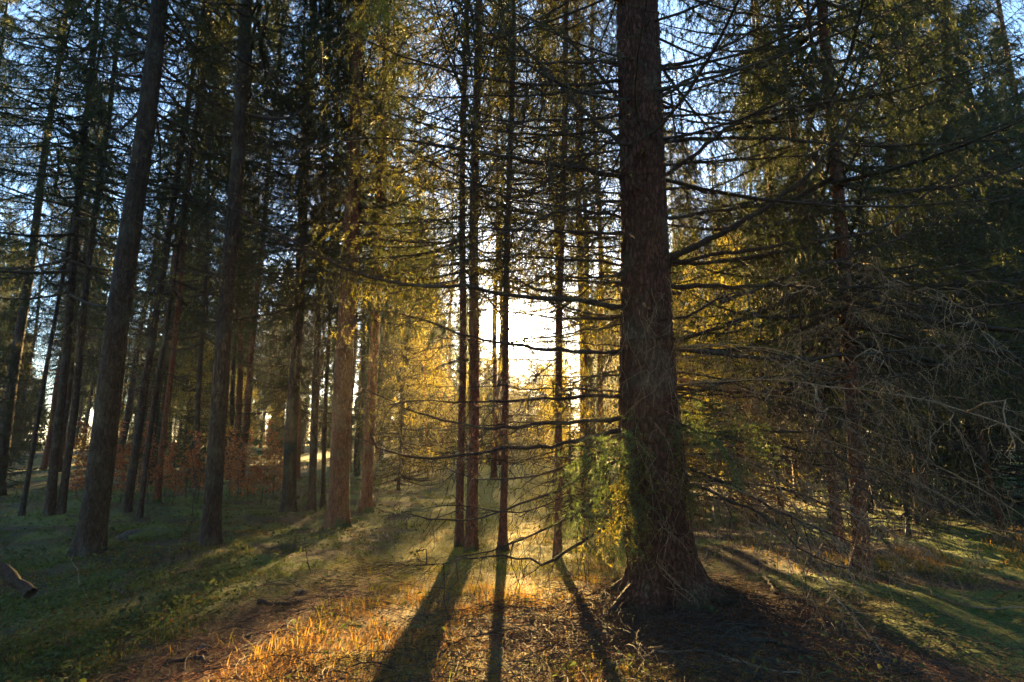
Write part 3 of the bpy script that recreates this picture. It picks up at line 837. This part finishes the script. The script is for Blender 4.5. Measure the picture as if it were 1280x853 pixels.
# bare side branches on the glade trees
def bare_limbs(root, b, D, rng, count, zr, Lr, needle=0.1, rb=.009):
    for q in range(count):
        z = rng.uniform(*zr); az = rng.uniform(0, 2 * pi); L = rng.uniform(*Lr)
        n = 10; t = np.linspace(0, 1, n); aa = az + rng.normal(0, .25) * t
        line = np.zeros((n, 3)); line[:, 0] = D[0] * z + L * t * np.cos(aa); line[:, 1] = L * t * np.sin(aa)
        line[:, 2] = z + L * (rng.uniform(-.35, .15) * t + rng.uniform(-.1, .2) * t ** 2)
        link('branch', branch_mesh(rng, line, rb * rng.uniform(.7, 1.3), needle=needle, twig_len=.40, dens=10, droop=.3, grav=.4, rt=.0035, mats=[M_WOOD, M_WOOD, M_NEEDLE_Y], nl=.035, nw=.007), root)
rngG = np.random.default_rng(31)
for i, c, zr in ((2, 16, (1.5, 7)), (17, 14, (2.5, 8)), (18, 18, (1.8, 8)), (19, 18, (2.6, 8)), (20, 20, (1.2, 6)), (16, 12, (1.5, 7)), (3, 8, (2, 7)), (0, 8, (4, 8)), (1, 10, (3.5, 8)), (6, 14, (3, 9)), (4, 8, (3, 9)), (5, 8, (3, 9))):
    bare_limbs(*TREES[i][:3], rngG, c, zr, (.8, 2.2), needle=.25 if i > 15 else .15)

# ------------------------------------------------------------------ more of the wood behind
def trunk_proto(seed, H, r0):
    mb = MB(); V, F = trunk_geo((0, 0, 0), (0, 0), H, r0, 12, rings=24, flare=.35, seed=seed, rtop=.12, wob=.05)
    mb.add(V, F, 0, smooth=True); return mb.mesh('trunk', [M_BARK if seed % 2 else M_BARK_RED])
TP = [trunk_proto(i, 23, .15 + .02 * (i % 3)) for i in range(4)]
TPS = (lambda mb: (mb.add(*trunk_geo((0, 0, 0), (0, 0), 18, .075, 12, rings=24, flare=.4, seed=3, rtop=.15, wob=.04), 0, None, True), mb.mesh('trunk', [M_BARK_RED]))[1])(MB())
TPH = (lambda mb: (mb.add(*trunk_geo((0, 0, 0), (0, 0), 23, .10, 12, rings=24, flare=.4, seed=3, rtop=.15, wob=.04), 0, None, True), mb.mesh('trunk', [M_BARK_RED]))[1])(MB())
TPY = [trunk_proto(i + 7, 6.3, .05) for i in range(2)]
placed = [tuple(t[1][:2]) for t in TREES] + [(MX, MY)]
rngF = np.random.default_rng(2024)
def corridor(x, y, pad):
    return -3.0 - pad + .015 * y < x < 8.0 + pad - .02 * y
def scatter(n, yr, sp, pad, xr=None, tries=6000):
    out = []
    for _ in range(tries):
        if len(out) >= n: break
        y = sqrt(rngF.uniform(yr[0] ** 2, yr[1] ** 2)); x = rngF.uniform(-1.02 * y - 2, 1.02 * y + 2)
        if xr and not (xr[0] < x < xr[1]): continue
        if corridor(x, y, pad): continue
        if any(hypot2(x - a, y - b) < sp for a, b in placed): continue
        placed.append((x, y)); out.append((x, y))
    return out
def hypot2(a, b): return sqrt(a * a + b * b)

def place_tree(name, label, group, x, y, tmesh, cmesh, s, lean=.03, cat='tree'):
    o = thing(name, label, cat, (x, y, float(hgt(x, y)) - .03), group, rngF.uniform(0, 2 * pi))
    o.rotation_euler = (rngF.normal(0, lean), rngF.normal(0, lean), rngF.uniform(0, 2 * pi)); o.scale = (s, s, s * rngF.uniform(.92, 1.1))
    link('trunk', tmesh, o); link('crown', cmesh, o)
    return o

DARK_L = [(-7.6, 20.5), (-4.6, 24.5)]
DARK_R = [(7.4, 10.6), (9.6, 12.2), (7.7, 15.6), (11.2, 14.8), (8.6, 18.0), (14.5, 16.0)]
placed += DARK_L + DARK_R
for q, (x, y) in enumerate(DARK_L):
    place_tree('spruce_tree', 'slim spruce in the dim ranks behind the red beech saplings', 'slim spruces in the dim ranks behind the beech saplings', x, y, TP[q % 4], PROTO['low%d' % (q % 2)], rngF.uniform(.8, 1.0))
for q, (x, y) in enumerate(DARK_R):
    place_tree('spruce_tree', 'dense dark spruce in the wood beyond the bare twig thicket', 'dark spruces beyond the bare twig thicket', x, y, TP[q % 4], PROTO['low%d' % (q % 2)], rngF.uniform(.85, 1.05))
for q, (x, y) in enumerate([(-4.0, 36.0), (3.6, 26.0)]):
    place_tree('spruce_tree', 'tall spruce with backlit high crown far along the sunny opening', 'tall spruces far along the sunny opening', x, y, TP[q % 4], PROTO['high%d' % (q % 3)], 1.0, .01)
for q, (x, y, s_) in enumerate([(1.95, 22.5, 1.15), (-.69, 22.0, 1.08), (-.66, 31.0, 1.38), (2.7, 31.0, 1.3)]):
    place_tree('spruce_tree', 'tall spruce with backlit high crown far along the sunny opening', 'tall spruces far along the sunny opening', x, y, TPH, PROTO['high%d' % (q % 3)], s_, .01)
for q, (x, y) in enumerate([(1.75, 14.2), (2.9, 18.5)]):
    place_tree('spruce_tree', 'slim spruce with a high crown of backlit sprays behind the twin trunks', 'slim spruces with backlit crowns behind the glade trunks', x, y, TPS, PROTO['sparse%d' % (q % 2)], [1.42, 1.5][q], .01)
for q, (x, y) in enumerate(scatter(40, (15, 52), 1.9, 1.6, (-60, 0))):
    place_tree('spruce_tree', 'slim spruce in the dim ranks behind the red beech saplings', 'slim spruces in the dim ranks behind the beech saplings', x, y, TP[q % 4], PROTO[['high0', 'high1', 'mid0', 'high2', 'mid1'][q % 5]], rngF.uniform(.8, 1.1))
for q, (x, y) in enumerate(scatter(38, (12.5, 50), 2.0, 1.6, (0, 60))):
    place_tree('spruce_tree', 'dense dark spruce in the wood beyond the bare twig thicket', 'dark spruces beyond the bare twig thicket', x, y, TP[(q + 1) % 4], PROTO[['low0', 'mid0', 'mid1', 'low1', 'mid0'][q % 5]], rngF.uniform(.8, 1.1))
for q, (x, y) in enumerate(scatter(38, (16, 40), 1.5, 1.2, (-60, 0))):
    place_tree('young_spruce', 'dark green young spruce in the understorey behind the red beech saplings', 'young spruces behind the beech saplings', x, y, TPY[q % 2], PROTO[('young%d' if q % 5 < 3 else 'gold%d') % (q % 2)], rngF.uniform(.6, 1.25))
for q, (x, y, s_) in enumerate([(6.6, 9.9, .8), (8.6, 10.4, 1.1), (7.4, 12.2, 1.15), (10.4, 11.2, 1.2), (9.2, 13.6, 1.2), (12.0, 13.2, 1.3), (5.9, 12.9, 1.0), (13.0, 10.4, 1.1), (10.8, 9.2, .8)]):
    placed.append((x, y))
    place_tree('young_spruce', 'bushy young spruce in shade beyond the bare twig thicket', 'young spruces beyond the bare twig thicket', x, y, TPY[q % 2], PROTO['young%d' % (q % 2)], s_)
for q, (x, y) in enumerate(scatter(26, (11, 38), 1.6, 1.0, (2.0, 60))):
    place_tree('young_spruce', 'bushy young spruce in shade beyond the bare twig thicket', 'young spruces beyond the bare twig thicket', x, y, TPY[q % 2], PROTO['young%d' % (q % 2)], rngF.uniform(.6, 1.2))
GOLD = [(1.15, 11.4, .5), (3.3, 13.6, .9), (1.5, 18.0, .7), (1.6, 22.5, .6), (-3.4, 17.5, .9), (-3.3, 23.0, 1.0), (4.6, 15.5, 1.1),
        (-.6, 34, .8), (.9, 31, .7), (.2, 40, .95), (-1.6, 44, 1.1), (1.7, 42, 1.05), (-2.6, 36, .95), (2.4, 35, .9), (.6, 52, 1.3), (-.9, 56, 1.4), (-2.2, 60, 1.5), (1.8, 58, 1.5)]
GOLD += [(4.7, 12.0, .7), (5.2, 14.0, 1.0), (4.2, 17.0, 1.0), (5.0, 20.0, 1.2)]
GOLD += [(-3.4 + .62 * k + .3 * sin(k * 2.3), 44 + 9 * ((k * 0.618) % 1), 1.04 + .14 * sin(k * 5.1)) for k in range(14)]
GOLD += [(x, y, (.155 * y + .6) / 7.0 * s * (.72 if y < 38 else .95)) for x, y, s in [(-2.4, 29, 1), (-1.2, 30.5, .95), (2.6, 28, 1.05), (1.5, 33, .9), (.3, 36.5, .95), (-.4, 46, 1), (1.0, 46.5, .95), (-1.9, 49, 1.1), (2.4, 48, 1.1), (.1, 61, 1), (-3.3, 33, 1.2), (3.3, 40, 1.2)]]
for q, (x, y, s) in enumerate(GOLD):
    place_tree('young_spruce', 'thin young spruce with backlit yellow sprays at the glade edge', 'backlit young spruces around the glade', x, y, TPY[q % 2], PROTO[('young%d' if y > 40 and q % 2 else 'gold%d') % (q // 2 % 2)], s * (1.15 if y > 40 and q % 2 else 1))

# far wood, reads as one mass
def far_wood():
    mb = MB(); rng = np.random.default_rng(9)
    def far_crown(H, zc, Lm):
        m = 260
        z = rng.uniform(zc, H, m); f = (H - z) / (H - zc); L = Lm * f ** .8 * rng.uniform(.6, 1.15, m) + .2
        az = rng.uniform(0, 2 * pi, m); t = np.linspace(0, 1, 4)
        P = np.zeros((m, 4, 3)); P[..., 0] = L[:, None] * t * np.cos(az)[:, None]; P[..., 1] = L[:, None] * t * np.sin(az)[:, None]
        P[..., 2] = z[:, None] - L[:, None] * (.35 * t - .2 * t ** 2)
        return needles(rng, P, 14, .55, .16, fwd=.6, down=.5)
    protos = [far_crown(23, 6, 2.6) for _ in range(4)] + [far_crown(8, .5, 1.9) for _ in range(2)]
    cnt = 0
    for _ in range(2000):
        y = rng.uniform(52, 135); x = rng.uniform(-1.0 * y, 1.0 * y)
        if corridor(x, y, 2.6): continue
        if x < 0 and rng.random() < .3: continue
        if abs(x) > 70 and rng.random() < .5: continue
        s = rng.uniform(.85, 1.15); a = rng.uniform(0, 2 * pi); R = np.array([[cos(a), -sin(a), 0], [sin(a), cos(a), 0], [0, 0, 1]])
        k = rng.integers(0, 4) if cnt % 3 else rng.integers(4, 6)
        V, F = protos[k]
        base = np.array([x, y, float(hgt(x, y))])
        mb.add(V @ R.T * s + base, F, 1)
        V, F = trunk_geo(base, (rng.normal(0, .02), 0), (22 if k < 4 else 7) * s, .18 if k < 4 else .06, 6, rings=5, flare=.2)
        mb.add(V, F, 0)
        cnt += 1
        if cnt > 260: break
    # the same wood goes on round the viewer's back
    for _ in range(38):
        a0 = rng.uniform(pi * 1.04, pi * 1.96); d0 = rng.uniform(8, 36); x, y = d0 * cos(a0), d0 * sin(a0) - 1.5
        s = rng.uniform(.85, 1.1); a = rng.uniform(0, 2 * pi); R = np.array([[cos(a), -sin(a), 0], [sin(a), cos(a), 0], [0, 0, 1]])
        base = np.array([x, y, float(hgt(x, y))])
        V, F = protos[rng.integers(0, 4) if rng.random() < .7 else rng.integers(4, 6)]
        mb.add(V @ R.T * s + base, F, 1)
        V, F = trunk_geo(base, (rng.normal(0, .02), 0), 22 * s, .18, 6, rings=5, flare=.2); mb.add(V, F, 0)
    o = link('far_wood', mb.mesh('far_wood', [M_BARK, M_NEEDLE]))
    tag(o, 'far wood of hazy spruces closing the view beyond the glade', 'wood', kind='stuff')
far_wood()

# ------------------------------------------------------------------ red beech saplings
def beech_mesh(seed, H):
    rng = np.random.default_rng(seed)
    st = MB(); lf = MB()
    n = 8; t = np.linspace(0, 1, n)
    stem = np.zeros((1, n, 3)); stem[0, :, 2] = H * t; stem[0, 1:, :2] = np.cumsum(rng.normal(0, .03 * H / 2, (n - 1, 2)), 0)
    V, F = tubes(stem, (.014 * (1 - .8 * t))[None], 6); st.add(V, F, 0)
    Q, _ = twigs(rng, stem, 26, (.3, .9), .12, 1, droop=-.25, grav=.1, n=5, wig=.06, flat=.0, taper=.6)
    V, F = tubes(Q, np.full((len(Q), 5), .004), 3); st.add(V, F, 0)
    S, _ = twigs(rng, Q, 7, (.12, .35), .1, 1, droop=.1, grav=.2, n=4, wig=.08, flat=.6)
    V, F = tubes(S, np.full((len(S), 4), .002), 3); st.add(V, F, 0)
    k = 9
    tt = rng.random((len(S), k)); pos, T = sample_lines(S, tt)
    sel = rng.random(pos.shape[:2]) < .75
    pos = pos[sel]; T = T[sel]; m = len(pos)
    d = norm(T + rng.normal(0, .8, (m, 3)) + np.array([0, 0, -.3])); sd = norm(np.cross(d, rng.normal(0, 1, (m, 3))))
    l = rng.uniform(.035, .07, (m, 1))
    V = np.stack([pos, pos + d * l * .5 + sd * l * .32, pos + d * l, pos + d * l * .5 - sd * l * .32], 1).reshape(-1, 3)
    lf.add(V, np.arange(len(V)).reshape(-1, 4), 0)
    return st.mesh('stem', [M_WOOD]), lf.mesh('foliage', [M_RED])
BE = [beech_mesh(60, 2.2), beech_mesh(61, 1.7), beech_mesh(62, 2.8)]
rngR = np.random.default_rng(8)
for q, (px, py) in enumerate([(105, 632), (150, 628), (185, 630), (215, 632), (232, 622), (285, 626), (296, 632), (310, 628), (326, 630), (340, 626), (95, 622), (300, 618), (272, 616), (205, 620), (130, 622), (352, 622), (332, 616), (288, 612), (246, 628), (318, 622)]):
    p = ground_pt(px, py)
    o = thing('beech_sapling', 'young beech still holding rusty red leaves among the slim trunks', 'sapling', p, 'red leaved beech saplings', rngR.uniform(0, 6))
    s = rngR.uniform(.5, .8); o.scale = (s, s, s)
    a, b = BE[q % 3]
    link('stem', a, o); link('foliage', b, o)

# ------------------------------------------------------------------ bare whips and dead sticks
def bare_plant(name, label, stems, cat, mat=M_WOOD, twl=.25, dens=9, rt=.003, r0=.008):
    b = None
    for pts, dd in stems:
        if b is None:
            b = ground_pt(*pts[0]); root = thing(name, label, cat, b)
        line = px_line(pts, b[1], b[1] + dd, origin=b)
        link('stem', branch_mesh(rngB, line, r0, twig_len=twl, dens=dens, droop=-.2, grav=.05, rt=rt, mats=[mat, mat, M_NEEDLE], sub=True), root)
    return root
bare_plant('bare_sapling', 'leafless forked sapling close against the rough dark trunk', [([(237, 696), (238, 660), (244, 625), (248, 600), (262, 560)], 0), ([(244, 625), (228, 598), (212, 578)], -.1), ([(246, 610), (240, 570), (236, 540)], .1)], 'sapling')
bare_plant('bare_sapling', 'single bent leafless whip standing by the track', [([(389, 716), (381, 690), (379, 660), (374, 625), (368, 596)], 0)], 'sapling', r0=.007, dens=3)
bare_plant('bare_sapling', 'thin crooked bare stem leaning beside the twin trunks', [([(545, 650), (555, 625), (566, 590), (570, 560)], .2)], 'sapling', r0=.008, dens=5)

def stick(name, label, pts, r, cat='stick', group=None, twl=.15, dens=4, lift=.03, mat=M_WOOD):
    W = np.array([ground_pt(*p) for p in pts]); W[:, 2] += lift
    o0 = W[0].copy()
    line = smooth_line(W - o0, 14)
    o = link(name, branch_mesh(rngB, line, r, twig_len=twl, dens=dens, droop=-.1, grav=0, rt=.003, mats=[mat, mat, M_NEEDLE], sub=False, tipr=.4), loc=o0)
    tag(o, label, cat, group); return o
stick('fallen_stick', 'curved pale stick lying across the foot of the branchy spruce', [(760, 838), (830, 822), (880, 820), (940, 838), (1000, 850)], .012, mat=M_TWIG)
stick('fallen_stick', 'long thin pale rod lying on the moss under the thicket', [(1085, 715), (1140, 740), (1210, 762), (1285, 764)], .008, mat=M_TWIG)
stick('fallen_stick', 'short brown stick in the dim ivy below the scaly trunk', [(138, 735), (150, 742), (160, 750)], .014)
stick('fallen_stick', 'slender grey stem lying slanted in the ivy', [(88, 700), (105, 740), (124, 785)], .005, mat=M_TWIG)
stick('fallen_stick', 'dark crooked stick along the track edge by the straw tuft', [(322, 757), (345, 760), (370, 757), (395, 752)], .018)
stick('fallen_stick', 'dark root-like stick at the lower end of the track', [(205, 838), (240, 828), (262, 832)], .016)
stick('fallen_stick', 'forked dead branch lying in the shade right below the big trunk roots', [(905, 792), (935, 806), (975, 812), (1010, 826)], .013, twl=.3, dens=7)
stick('fallen_stick', 'dark broken branch piece standing up on the moss by the thicket', [(958, 738), (966, 752), (972, 758)], .016, lift=.12, twl=.2, dens=8)
stick('fallen_stick', 'thin brown twig lying across the sunny straw near the sun trunk shadow', [(560, 812), (610, 800), (660, 806), (700, 790)], .007, twl=.25, dens=9)
# snapped limb at the edge
sn = [at_depth(-60, 690, 4.6), at_depth(0, 712, 4.6), at_depth(38, 742, 4.55)]
o0 = ground_pt(38, 760)
o = link('broken_branch', branch_mesh(rngB, smooth_line(np.array(sn) - o0, 10)[::-1], .03, twig_len=.5, dens=9, droop=.5, grav=.2, rt=.007, sub=False, tipr=.9), loc=o0)
tag(o, 'thick dark snapped branch end sticking in over the dim ivy', 'branch')

def rock(label, px, py, sx, sy, sz, seed, mat, group=None, name='stone'):
    p = ground_pt(px, py); rng = np.random.default_rng(seed)
    u, v = np.meshgrid(np.linspace(0, 2 * pi, 28, endpoint=False), np.linspace(-pi / 2, pi / 2, 16))
    d = np.stack([np.cos(v) * np.cos(u), np.cos(v) * np.sin(u), np.sin(v)], -1)
    k = vn3(d[..., 0] * 1.7 + 9 + seed, d[..., 1] * 1.7 + 9, d[..., 2] * 1.7 + 9, seed) * .7 + vn3(d[..., 0] * 5 + 9, d[..., 1] * 5 + 9 + seed, d[..., 2] * 5 + 9, seed) * .3
    d = np.sign(d) * np.abs(d) ** .8 * (.65 + .7 * k)[..., None] * np.array([sx, sy, sz])
    V = d.reshape(-1, 3); i, j = np.meshgrid(np.arange(15), np.arange(28), indexing='ij'); j2 = (j + 1) % 28
    F = np.stack([i * 28 + j, i * 28 + j2, (i + 1) * 28 + j2, (i + 1) * 28 + j], -1).reshape(-1, 4)
    mb = MB(); mb.add(V, F, 0, smooth=True)
    o = link(name, mb.mesh(name, [mat]), loc=(p[0], p[1], p[2] + sz * .25)); o.rotation_euler = (0, 0, rng.uniform(0, 6))
    return tag(o, label, 'stone', group)
M_STONE = bark_mat('stone', (.035, .028, .02), (.07, .058, .044), (.12, .105, .085), .6, .4)
M_MOSSY = bark_mat('mossy', (.05, .065, .015), (.09, .11, .02), (.13, .15, .03), 2.0, .6)
rock('flat grey stone lying in the ivy between the two dark rough trunks', 178, 672, .32, .2, .10, 3, M_STONE)
o = rock('yellow green mossy log end beside the flat grey stone', 200, 674, .42, .13, .12, 4, M_MOSSY, name='mossy_log'); o['category'] = 'log'; o.rotation_euler = (0, 0, .1)
o = rock('small mossy hump in the ivy near the bare forked sapling', 226, 667, .25, .12, .08, 5, M_MOSSY, name='mossy_hump'); o['category'] = 'hump'; o.rotation_euler = (0, 0, .1)
for q, (px, py, s) in enumerate([(308, 798, .04), (360, 782, .035), (254, 812, .045), (376, 742, .05), (410, 742, .04)]):
    rock('small dark stone half sunk in the needle covered track', px, py, s * 1.5, s, s * .6, 20 + q, M_STONE, 'small dark stones on the track')

# ------------------------------------------------------------------ ground vegetation (uncountable)
def frustum_points(rng, n, y0, y1, power=2.0, ymin_x=1.0):
    u = rng.random(n)
    y = (y0 ** (1 - power) + u * (y1 ** (1 - power) - y0 ** (1 - power))) ** (1 / (1 - power))
    x = rng.uniform(-1, 1, n) * (.95 * y + 1.2)
    return x, y

def far_trunk_mask(x, y):
    m = np.hypot(x - MX, y - MY) > .36
    for (r, b, D, r0) in TREES: m &= np.hypot(x - b[0], y - b[1]) > r0 * 1.15
    return m

def grass():
    rng = np.random.default_rng(100)
    nt = 19000
    x, y = frustum_points(rng, nt, 2.6, 26, 1.75)
    z = zones(x, y)
    clump = fbm(x * 1.1, y * 1.1, 71, 3)
    gp = sstep(.30, .55, fbm(x * 2.1, y * 2.1, 73, 3))
    dens = .95 * z['left'] * sstep(.25, .5, clump) + z['glade'] * (.12 + .80 * gp) * (.55 + .45 * sstep(4.2, 6.0, y)) + .16 * z['right'] * sstep(.45, .6, clump)
    bank = z['right'] * sstep(3.2, 4.2, x) * sstep(6.6, 7.2, y) * (1 - sstep(9.0, 10.5, y)) * sstep(.4, .55, clump)
    dens = np.maximum(dens, bank * .9)
    mossy = z['right'] * z['moss'] * (1 - bank)
    dens = np.maximum(dens, mossy * .9)
    dens = dens * (1 - .95 * z['path']) * (1 - .80 * z['litter'])
    keep = (rng.random(nt) < dens) & far_trunk_mask(x, y)
    x, y = x[keep], y[keep]; z = zones(x, y); bank = bank[keep]; mossy = mossy[keep]
    m = len(x); k = 16
    tall = rng.uniform(.5, 1.3, m) * (.078 + .015 * z['glade'] * gp[keep] + .06 * bank + .08 * sstep(.62, .8, fbm(x * .9, y * .9, 91, 3)))
    tall = tall * (1 - .62 * mossy)
    straw = np.clip(-.5 * mossy + .25 + .45 * z['glade'] * (1 - .8 * np.maximum(sstep(5.6, 7.6, y), z_near_moss(x, y))) + .6 * bank + 1.6 * (fbm(x * 1.0, y * 1.0, 91, 3) - .5), 0, 1)
    sp = .05 + .05 * rng.random(m)
    bx = np.repeat(x, k) + rng.normal(0, 1, m * k) * np.repeat(sp, k); by = np.repeat(y, k) + rng.normal(0, 1, m * k) * np.repeat(sp, k)
    n = m * k
    Lb = np.repeat(tall, k) * rng.uniform(.5, 1.4, n)
    az = rng.uniform(0, 2 * pi, n); ln = rng.uniform(.45, 2.1, n)
    w = .0035 * (1 + by / 7) * rng.uniform(.7, 1.4, n)
    d = np.stack([np.cos(az), np.sin(az), np.zeros(n)], -1); s = np.stack([-np.sin(az + rng.normal(0, .6, n)), np.cos(az), np.zeros(n)], -1); s = norm(s)
    B = np.stack([bx, by, hgt(bx, by) - .005], -1)
    up = np.array([0, 0, 1.])
    a1 = ln * .45; a2 = ln * 1.25
    p1 = B + (d * np.sin(a1)[:, None] + up * np.cos(a1)[:, None]) * (Lb * .5)[:, None]
    p2 = p1 + (d * np.sin(a2)[:, None] + up * np.cos(a2)[:, None]) * (Lb * .5)[:, None]
    ws = s * w[:, None] * .5
    V = np.stack([B - ws, B + ws, p1 - ws * .8, p1 + ws * .8, p2], 1).reshape(-1, 3)
    i = np.arange(n) * 5
    st = np.clip(np.repeat(straw, k) + rng.normal(0, .28, n), 0, 1)[:, None]
    gcol = np.array([.06, .105, .022]) * rng.uniform(.7, 1.5, (n, 1)) + np.array([.12, .105, .0]) * np.repeat(z['glade'], k)[:, None]  # glade blades get sunlit yellow added to their green
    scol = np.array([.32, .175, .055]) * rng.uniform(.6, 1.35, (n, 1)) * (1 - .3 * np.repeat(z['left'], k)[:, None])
    C = np.repeat(gcol * (1 - st) + scol * st, 5, 0)
    mb = MB()
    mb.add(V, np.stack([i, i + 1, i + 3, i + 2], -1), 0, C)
    mb.F.append(np.stack([i + 2, i + 3, i + 4], -1)); mb.M.append(0); mb.S.append(False)
    tag(link('grass', mb.mesh('grass', [M_GRASS], True)), 'straw gold and green grass growing over the glade and floor', 'grass', kind='stuff')
grass()

def cover():
    rng = np.random.default_rng(101)
    n0 = 75000
    x, y = frustum_points(rng, n0, 2.7, 20, 1.7)
    z = zones(x, y)
    cl = fbm(x * 1.6, y * 1.6, 81, 4)
    dens = z['left'] * sstep(.42, .60, cl) + .25 * z['right'] * sstep(.5, .65, cl) + .10 * z['glade'] * sstep(.5, .6, cl)
    dens = dens * (1 - z['path']) * (1 - .9 * z['litter'])
    keep = (rng.random(n0) < dens) & far_trunk_mask(x, y)
    x, y = x[keep], y[keep]; n = len(x)
    h = hgt(x, y) + rng.uniform(.01, .16, n) * (.3 + sstep(.4, .7, fbm(x * 1.6, y * 1.6, 81, 4))[...])
    l = rng.uniform(.013, .036, n) * (1 + y / 14)
    nrm = norm(np.stack([rng.normal(0, .5, n), rng.normal(-.15, .5, n), np.ones(n)], -1))
    a = norm(np.cross(nrm, rng.normal(0, 1, (n, 3)))); b = np.cross(nrm, a)
    c = np.stack([x, y, h], -1); l = l[:, None]
    V = np.stack([c - a * l * .6, c + b * l * .42 + nrm * l * .12 - a * l * .1, c + a * l * .7 - nrm * l * .1, c - b * l * .42 + nrm * l * .12 - a * l * .1], 1).reshape(-1, 3)
    i = np.arange(n) * 4
    base = np.array([.06, .070, .026]) * rng.uniform(.6, 1.7, (n, 1))
    yl = (rng.random(n) < .10)[:, None]
    base = np.where(yl, np.array([.13, .12, .03]) * rng.uniform(.7, 1.2, (n, 1)), base)
    br = (rng.random(n) < .10)[:, None]
    base = np.where(br, np.array([.14, .075, .035]) * rng.uniform(.6, 1.2, (n, 1)), base)
    mb = MB(); C = np.repeat(base, 4, 0)
    mb.add(V, np.concatenate([np.stack([i, i + 1, i + 2], -1), np.stack([i, i + 2, i + 3], -1)]), 0, C)
    tag(link('ground_ivy', mb.mesh('ground_ivy', [M_COVER], True)), 'low dark green ivy and bramble leaves covering the shaded floor', 'ground cover', kind='stuff')
cover()

def litter():
    rng = np.random.default_rng(102)
    n0 = 190000
    x, y = frustum_points(rng, n0, 2.7, 13, 1.8)
    z = zones(x, y)
    dens = np.clip(.9 * z['path'] + .95 * z['litter'] + .60 * z['glade'] + .35 * z['right'] + .12 * z['left'], 0, 1)
    keep = (rng.random(n0) < dens) & far_trunk_mask(x, y)
    x, y = x[keep], y[keep]; n = len(x)
    c = np.stack([x, y, hgt(x, y) + .022 + rng.uniform(0, .02, n)], -1)
    az = rng.uniform(0, 2 * pi, n); tl = rng.normal(0, .25, n)
    d = np.stack([np.cos(az) * np.cos(tl), np.sin(az) * np.cos(tl), np.sin(tl)], -1)
    s = norm(np.cross(d, np.array([0, 0, 1.]) + rng.normal(0, .3, (n, 3))))
    leaf = rng.random(n) < .06
    l = np.where(leaf, rng.uniform(.015, .04, n), rng.uniform(.03, .13, n))[:, None] * .5
    w = np.where(leaf, rng.uniform(.007, .016, n), rng.uniform(.0015, .004, n))[:, None] * .5
    V = np.stack([c - d * l, c - s * w, c + d * l, c + s * w], 1).reshape(-1, 3)
    base = np.array([.36, .135, .045]) * rng.uniform(.25, 1.4, (n, 1)) + rng.uniform(0, .03, (n, 1))
    mb = MB(); mb.add(V, np.arange(n * 4).reshape(-1, 4), 0, np.repeat(base, 4, 0))
    tag(link('needle_litter', mb.mesh('needle_litter', [M_LITTER], True)), 'rusty fallen needles and leaf scraps strewn on track and roots', 'leaf litter', kind='stuff')
    # brushwood of thin dead twigs round the roots
    m0 = 4200
    pyy = rng.uniform(3.0, 8.0, 900)
    x = np.concatenate([path_x(pyy) + rng.normal(.1, .45, 900), rng.normal(MX - .25, .95, 2200), rng.uniform(-1.5, 2.6, 900), rng.normal(2.2, 1.1, 500)]); y = np.concatenate([pyy, rng.normal(MY - .55, .55, 2200), rng.uniform(2.9, 4.2, 900), rng.normal(4.8, 1.0, 500)])
    ok = far_trunk_mask(x, y) & (y > 2.6); x, y = x[ok], y[ok]; m = len(x)
    n = 5; t = np.linspace(0, 1, n); az = rng.uniform(0, 2 * pi, m); L = rng.uniform(.1, .5, m)
    P = np.zeros((m, n, 3)); aa = az[:, None] + rng.normal(0, .5, m)[:, None] * t
    P[..., 0] = x[:, None] + L[:, None] * (t - .5) * np.cos(aa); P[..., 1] = y[:, None] + L[:, None] * (t - .5) * np.sin(aa)
    P[..., 2] = hgt(P[..., 0], P[..., 1]) + .015 + (rng.uniform(0, .16, m) ** 1.5 * np.where(np.arange(m) < 850, .15, 1))[:, None] * (.4 + t) + .1 * L[:, None] * np.sin(t * pi)
    V, F = tubes(P, np.full((m, n), .0015) * rng.uniform(.5, 2.0, (m, 1)), 3)
    mb = MB(); mb.add(V, F, 0)
    tag(link('brushwood', mb.mesh('brushwood', [M_WOOD])), 'brown brushwood of thin dead twigs heaped round the roots', 'brushwood', kind='stuff')
litter()

# ------------------------------------------------------------------ air
def haze():
    m, N, L, out = new_mat('haze')
    v = N.new('ShaderNodeVolumePrincipled')
    v.inputs['Color'].default_value = (.93, .94, .95, 1); v.inputs['Density'].default_value = .0003; v.inputs['Anisotropy'].default_value = .65
    L.new(v.outputs[0], out.inputs['Volume'])
    x0, x1, y0, y1, z0, z1 = -140, 140, -45, 170, -2.5, 30
    V = np.array([(x, y, z) for x in (x0, x1) for y in (y0, y1) for z in (z0, z1)])
    F = np.array([(0, 1, 3, 2), (4, 6, 7, 5), (0, 4, 5, 1), (2, 3, 7, 6), (0, 2, 6, 4), (1, 5, 7, 3)])
    mb = MB(); mb.add(V, F, 0)
    tag(link('haze', mb.mesh('haze', [m])), 'thin morning haze hanging between the trees', 'haze', kind='stuff')
haze()
